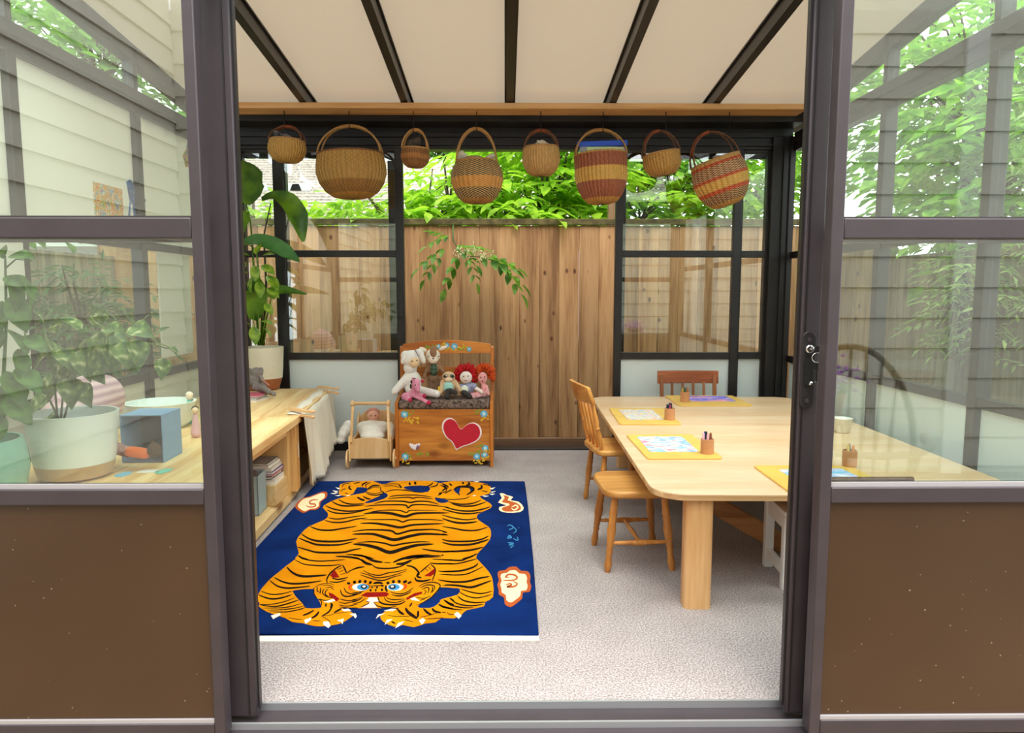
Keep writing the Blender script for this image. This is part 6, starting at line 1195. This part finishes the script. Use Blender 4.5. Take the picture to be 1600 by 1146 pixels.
st2([(-10, 690, 2.42), (5, 600, 2.42), (10, 500, 2.42), (8, 400, 2.4)], [.008, .006, .005, .003], bp2, rt, LBA); st2([(-5, 690, 2.42), (25, 580, 2.4), (40, 520, 2.38)], [.006, .004, .003], bp2, rt, LBA); st2([(8, 420, 2.4), (25, 405, 2.4), (50, 408, 2.38)], [.003, .002, .002], bp2, rt, LBA)
for px, py, dx, dz, L in ((8, 432, 1, -.3, 50), (15, 430, .6, -1, 62), (-5, 440, -.6, -1, 60), (35, 432, .8, -1, 52), (5, 470, -.3, -1, 66), (20, 460, .5, -1, 62), (-15, 500, .3, -1, 60), (12, 515, .9, -.5, 60), (40, 525, 1, -.5, 44), (38, 520, .8, .5, 26), (28, 545, .5, -1, 50), (0, 545, -.3, -1, 60), (8, 580, .8, -.9, 66), (25, 575, 1, -.6, 60),
    (-5, 600, .2, -1, 62), (10, 620, .9, -.7, 60), (-20, 570, -.5, -.8, 60), (5, 405, .3, 1, 26), (15, 400, 1, .1, 46), (-12, 640, .5, -.8, 56)):
    leaf1(bp2, L_BR, LBA, Vector(atY(px, py, 2.4))-Vector(rt), (dx, -.35, dz), L*2.4/F, R.uniform(-.7, .7))
# white pot with trailing variegated plant
WP = plain('white_ceramic', 'e4ecec', .35)
p2_ = potthing('ceramic_pot', 'white ceramic pot with a tan base next to the teal pot', -1.645, 2.66, [(.136, .06), (.142, .1), (.157, .25), (.147, .25), (.140, .19)], WP); obj('base', M().lathe([(.10, 0), (.125, .012), (.136, .06), (.12, .06)], 40), plain('tan_clay', 'c9a67c', .7, noise=.1), p2_, smooth=40); obj('soil', M().lathe([(0, .205), (.144, .2)], 28, cap=False), SOIL, p2_)
rt = (-1.645, 2.66, .705); vp = thing('variegated_plant', 'trailing plant with cream and green leaves in the white pot', 'plant', rt)
for pts in ([(95, 655, 2.66), (100, 600, 2.66), (130, 560, 2.68), (180, 530, 2.72), (225, 535, 2.74), (262, 545, 2.76)], [(90, 655, 2.66), (85, 600, 2.66), (75, 545, 2.66), (68, 505, 2.66)], [(100, 655, 2.66), (120, 580, 2.66), (150, 520, 2.7), (200, 515, 2.72)], [(92, 655, 2.66), (75, 620, 2.62), (70, 600, 2.6)]):
    st2(pts, [.004]*(len(pts)-1)+[.002], vp, rt, LVA)
for px, py, dx, dz, L in ((68, 505, -.2, 1, 22), (75, 530, .7, -.9, 34), (82, 545, -.9, -.8, 34), (95, 545, .8, -.8, 36), (105, 560, -.7, -.9, 36), (115, 555, .9, -.6, 34), (110, 590, .2, -1, 40), (95, 590, -.9, -.6, 40), (85, 600, -.8, -.9, 42), (120, 600, .8, -.9, 36), (130, 545, .3, -1, 42), (140, 530, -.7, -.8, 38), (145, 510, .7, .2, 34), (155, 520, .2, -1, 46), (150, 540, -.4, -1, 42), (165, 510, .9, -.4, 36), (172, 525, .4, -1, 48),
    (180, 520, -.6, -.9, 40), (190, 535, .7, -1, 44), (195, 545, -.2, -1, 42), (205, 510, .8, -.2, 36), (212, 530, .4, -1, 40), (218, 510, .5, .6, 28), (240, 530, .7, .7, 30), (248, 540, 1, .0, 34), (262, 545, 1, -.3, 20), (128, 515, -.6, .7, 30), (160, 505, -.2, 1, 28), (75, 620, -.8, -.6, 34), (70, 640, .6, -.8, 28), (255, 560, .1, -1, 28), (135, 570, .9, -.6, 36), (100, 570, -.1, -1, 36), (88, 520, .3, .9, 26)):
    leaf1(vp, L_HT, LVA, Vector(atY(px, py, 2.68+R.uniform(-.05, .05)))-Vector(rt), (dx, -.4, dz), L*1.25*2.68/F, R.uniform(-.8, .8))
# box, dolls, bowl, cushion
BX = plain('blue_card', '7d9fc4', .6, noise=.05); bxo = thing('cardboard_box', 'open fronted blue box beside the white pot on the shelf', 'box', (-1.50, 2.96, .5), radians(2)); BXI = plain('shaded_card_inside', '5c5a68', .8)  # rear and base coloured darker for the shade inside the box
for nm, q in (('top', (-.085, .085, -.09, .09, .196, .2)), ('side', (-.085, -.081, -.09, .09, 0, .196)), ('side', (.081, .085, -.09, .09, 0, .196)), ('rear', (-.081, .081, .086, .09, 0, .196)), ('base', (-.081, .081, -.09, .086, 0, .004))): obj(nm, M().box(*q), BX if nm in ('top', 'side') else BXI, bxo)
plush('small_doll', 'small doll in an orange skirt lying in front of the blue box', (-1.45, 2.80, .5), [
 ('body', plain('doll_rose', 'c89a8c', .85, col2='8a4a48', nscale=50), [('c', (180, 700, 2.8), (200, 707, 2.78), 10, 9)], .005), ('skirt', plain('orange_felt', 'f0702c', .85), [('c', (204, 706, 2.76), (226, 709, 2.75), 9, 9)], .005), ('head', plain('brown_hair', '5c4030', .9, noise=.3, bump=.5), [('b', 241, 704, 2.75, 11, 10, 12), ('b', 238, 692, 2.75, 3, 3, 5)], .005)])
o = obj('bowl', M().lathe([(.05, 0), (.11, 0), (.145, .03), (.165, .12), (.172, .135), (.160, .135), (.14, .04), (.03, .02)], 44), plain('ribbed_white', 'dfe6e2', .6, noise=.1, nscale=40, bump=.4), loc=(-1.80, 3.66, .5), smooth=60); tag(o, 'wide white ribbed bowl on the shelf behind the blue box', 'bowl')
m = M().ball((0, 0, 0), (.11, .26, .15), 24, rot=(radians(14), 0, 0)).ball((0, .12, .03), (.1, .14, .12), 20).ball((0, -.14, -.03), (.1, .14, .11), 20)
def stripe_mat():
    m, t, b = newmat('striped_cushion'); N = t.nodes.new; L = t.links.new; tx = N('ShaderNodeTexCoord'); wv_ = N('ShaderNodeTexWave'); wv_.bands_direction = 'Z'; wv_.inputs['Scale'].default_value = 9; wv_.inputs['Distortion'].default_value = 1
    r = N('ShaderNodeValToRGB'); r.color_ramp.elements[0].color = hx('b08a98'); r.color_ramp.elements[1].color = hx('d8b8bc'); L(tx.outputs['Object'], wv_.inputs[0]); L(wv_.outputs[0], r.inputs[0]); L(r.outputs[0], b.inputs['Base Color']); b.inputs['Roughness'].default_value = .9; return m
o = blob('cushion', m, stripe_mat(), voxel=.012, smooth_it=6, loc=(-1.92, 3.2, .67)); tag(o, 'soft pink and mauve striped cushion on the shelf behind the pots', 'cushion')
for i, (px, c_, lab) in enumerate(((297, '62b89c', 'tiny doll in a teal green dress standing on the shelf'), (306, 'd8a8b0', 'tiny doll in a pink dress beside the teal one on the shelf'))):
    b_ = atZ(px, 662+i*22, .5); plush('tiny_doll', lab, tuple(b_), [('dress', plain('dress_'+c_, c_, .8), [('c', (px, 655+i*22, b_.y), (px-1, 628+i*22, b_.y), 8, 4)], .004), ('head', plain('peg_skin', 'e8c8a8', .8), [('b', px-1, 620+i*22, b_.y, 5, 5, 5.5)], 0), ('hair', plain('hair_'+c_, 'f0e0c8' if i == 0 else '3a2a24', .9), [('b', px-1, 617+i*22, b_.y+.01, 5.5, 5, 5)], 0)])
for px, py, c_, lab in ((232, 737, 'f0f0e6', 'white paper scrap on the near end of the shelf'), (255, 737, '7ac8b0', 'mint paper scrap on the near end of the shelf'), (192, 742, '7ab8d0', 'pale blue paper scrap on the near end of the shelf')):
    b_ = atZ(px, py, .5); o = obj('paper_scrap', M().prism([(-.04, -.02), (.0, -.028), (.045, -.012), (.035, .018), (-.01, .025), (-.035, .012)], 0, .0015), plain('scrap_'+c_, c_, .8), loc=(b_.x, b_.y, .5005), rot=(0, 0, radians(px*7 % 90))); tag(o, lab, 'paper')
# white bowl on the table, seen through the right pane
b_ = atZ(1316, 676, TZ); o = obj('bowl', M().lathe([(.03, 0), (.036, .004), (.046, .075), (.050, .078), (.044, .074), (.034, .01)], 30), plain('white_cup', 'efefea', .4), loc=(b_.x, b_.y, TZ), smooth=50); tag(o, 'small white bowl on the right part of the table', 'bowl')
o = obj('wooden_rod', M().tube([(.86, 1.838, .7005), (1.095, 1.838, .7005)], .0085, 10), plain('dark_rod', '5a3d30', .5), smooth=40); tag(o, 'dark brown rod lying on the inside ledge of the right pane', 'rod')
# children's pictures taped to the left wall
def wallpic(name, lab, px0, px1, py0, py1, mat, shape=None):
    Xp = XL-.031
    def P(px, py): d = ray(px, py); t_ = Xp/d[0]; return (t_*d[1], H+t_*d[2])
    ya, z1 = P(px0, py0); yb, z2 = P(px1, py0); _, z0 = P((px0+px1)/2, py1)
    sh_ = shape or [(0, 0), (1, 0), (1, 1), (0, 1)]; pts = [(ya+(yb-ya)*u, z0+((z1+z2)/2-z0)*v) for u, v in sh_]
    T = Matrix(((0, 0, 1, Xp), (1, 0, 0, 0), (0, 1, 0, 0), (0, 0, 0, 1))); o = obj(name, M().prism(pts, 0, .002, T), mat); tag(o, lab, 'picture'); return o
PE = paper('picture_green_red', ['5aa058', 'c8d060', 'e88a50', 'e8c040', '6ab0c8', 'd86a5a'], 16, 26, 21, .2, .6); PE2 = paper('picture_blue', ['3a6ab8', '5a8ad0', '2a4a90', '9ab8e0'], 9, 9, 25, .2, .66)
wallpic('picture', 'bright green and orange crayon picture taped to the left wall panel', 145, 190, 290, 340, PE)
wallpic('picture', 'blue cut out bird shaped picture beside the green one on the left wall', 197, 226, 283, 340, PE2, [(0, 0), (.12, .4), (0, .9), (.2, 1), (.55, .78), (1, .55), (.8, .32), (.55, .3), (.4, 0), (.3, 0), (.25, .4), (.15, .3), (.1, 0)])
wallpic('picture', 'small teal and yellow picture at the far end of the left wall', 284, 298, 222, 262, PE, [(.3, 0), (.8, .1), (1, .4), (.8, .7), (.6, 1), (.4, .7), (0, .4)])

# ================= ON THE DECK (seen mirrored in the panes) =================
DW = wood('weathered_chair_wood', '8c7258', '5c4634', 'Z', 12, 10, .6)
wc = thing('windsor_armchair', 'weathered brown hoop back armchair on the deck, mirrored in the right pane', 'chair', (1.46, .74, -.1), radians(-60))
obj('seat', M().prism([(.24*cos(2*pi*i/28), .22*sin(2*pi*i/28)) for i in range(28)], .42, .455), DW, wc, bevel=.01)
for sx in (-1, 1):
    for sy in (-1, 1): obj('leg', turned((sx*.21, sy*.2, 0), (sx*.14, sy*.13, .425), LEGP, k=1.3), DW, wc, smooth=50)
hoop = [(-.20-.10*sin(pi*i/24)-.0, -.225*cos(pi*i/24), .70+.40*sin(pi*i/24)) for i in range(25)]
obj('hoop', M().tube([(-.18, -.20, .455)]+hoop+[(-.18, .20, .455)], .012, 8), DW, wc, smooth=True)
arm = [(.22, -.27, .68), (.05, -.29, .68), (-.15, -.24, .68), (-.26, -.12, .68), (-.29, 0, .68), (-.26, .12, .68), (-.15, .24, .68), (.05, .29, .68), (.22, .27, .68)]
obj('arm_rail', M().tube(arm, [.024, .018, .015, .014, .014, .014, .015, .018, .024], 8), DW, wc, smooth=True)
for s in (-1, 1): obj('arm_support', turned((.14, s*.20, .45), (.19, s*.275, .68), SPP, k=1.2), DW, wc, smooth=True)
for i in range(7):
    y = -.15+.05*i; zt = .70+.40*sqrt(max(0, 1-(y/.225)**2)); obj('spindle', turned((-.19, y*.9, .455), (-.20-.1*sqrt(max(0, 1-(y/.225)**2)), y*1.05, zt), SPP, k=.8), DW, wc, smooth=True)
for y in (-.16, .16): obj('stretcher', turned((-.17, y, .18), (.17, y, .18), SPP), DW, wc, smooth=True)
ps = thing('plant_stand', 'small round wooden plant stand on the deck by the house wall', 'stand', (2.1, -.85, -.1)); obj('top', M().lathe([(.16, .47), (.17, .48), (.17, .49), (.16, .5)], 30), DW, ps, smooth=40)
for a in (0, 2.1, 4.2): obj('leg', turned((.15*cos(a), .15*sin(a), 0), (.09*cos(a), .09*sin(a), .475), SPP, k=1.6), DW, ps, smooth=True)
fp = thing('flower_pot', 'terracotta pot of purple flowers mirrored in the right pane', 'pot', (2.1, -.85, .4)); obj('pot', M().lathe([(.07, 0), (.09, .13), (.1, .13), (.1, .16), (.09, .16), (.08, .13)], 28), TC, fp, smooth=40)
m = M(); R = random.Random(8)
for i in range(120): m.ball((R.gauss(0, .08), R.gauss(0, .08), .24+R.gauss(0, .06)), (.018, .018, .010), 6)
obj('flowers', m, plain('purple_petal', 'b06ac8', .7), fp, kind='stuff')
m = M()
for i in range(60): a = R.uniform(0, 6.28); leafs(m, Vector((.04*cos(a), .04*sin(a), .15)), Vector((cos(a), sin(a), R.uniform(.4, 2))), Vector((0, 0, 1)), .12, .04)
obj('leaves', m, LG2, fp, kind='stuff')
# tidy: paint each label that single crayons need
CN = {'1f3560': 'dark blue', '284a90': 'mid blue', '16263e': 'navy black', 'b03050': 'raspberry', '3a2430': 'dark plum', '2a2440': 'violet black', '1f3a80': 'royal blue', 'e8b8c8': 'pale pink', 'e0a8b0': 'dusty pink', '8a4a34': 'brown',
      '1f4a70': 'petrol blue', '2a6a60': 'green', 'd8b040': 'yellow', '3a4a2a': 'olive', 'b86a3a': 'rust', '2a6a78': 'teal', 'e0883a': 'orange', 'e8a0a0': 'salmon', 'f0d080': 'pale yellow'}
for o in bpy.data.objects:
    if o.name.startswith('crayon') and o.get('category') == 'crayon':
        c_ = CN[o.data.materials[0].name.split('_')[1]]; w = o['label'].split(' cup ')[1].replace('at the corner of', 'on'); o['label'] = '%s crayon in the cup %s' % (c_, w.replace(' behind the fixed pane', '')); o['group'] = 'crayons in the cup '+w
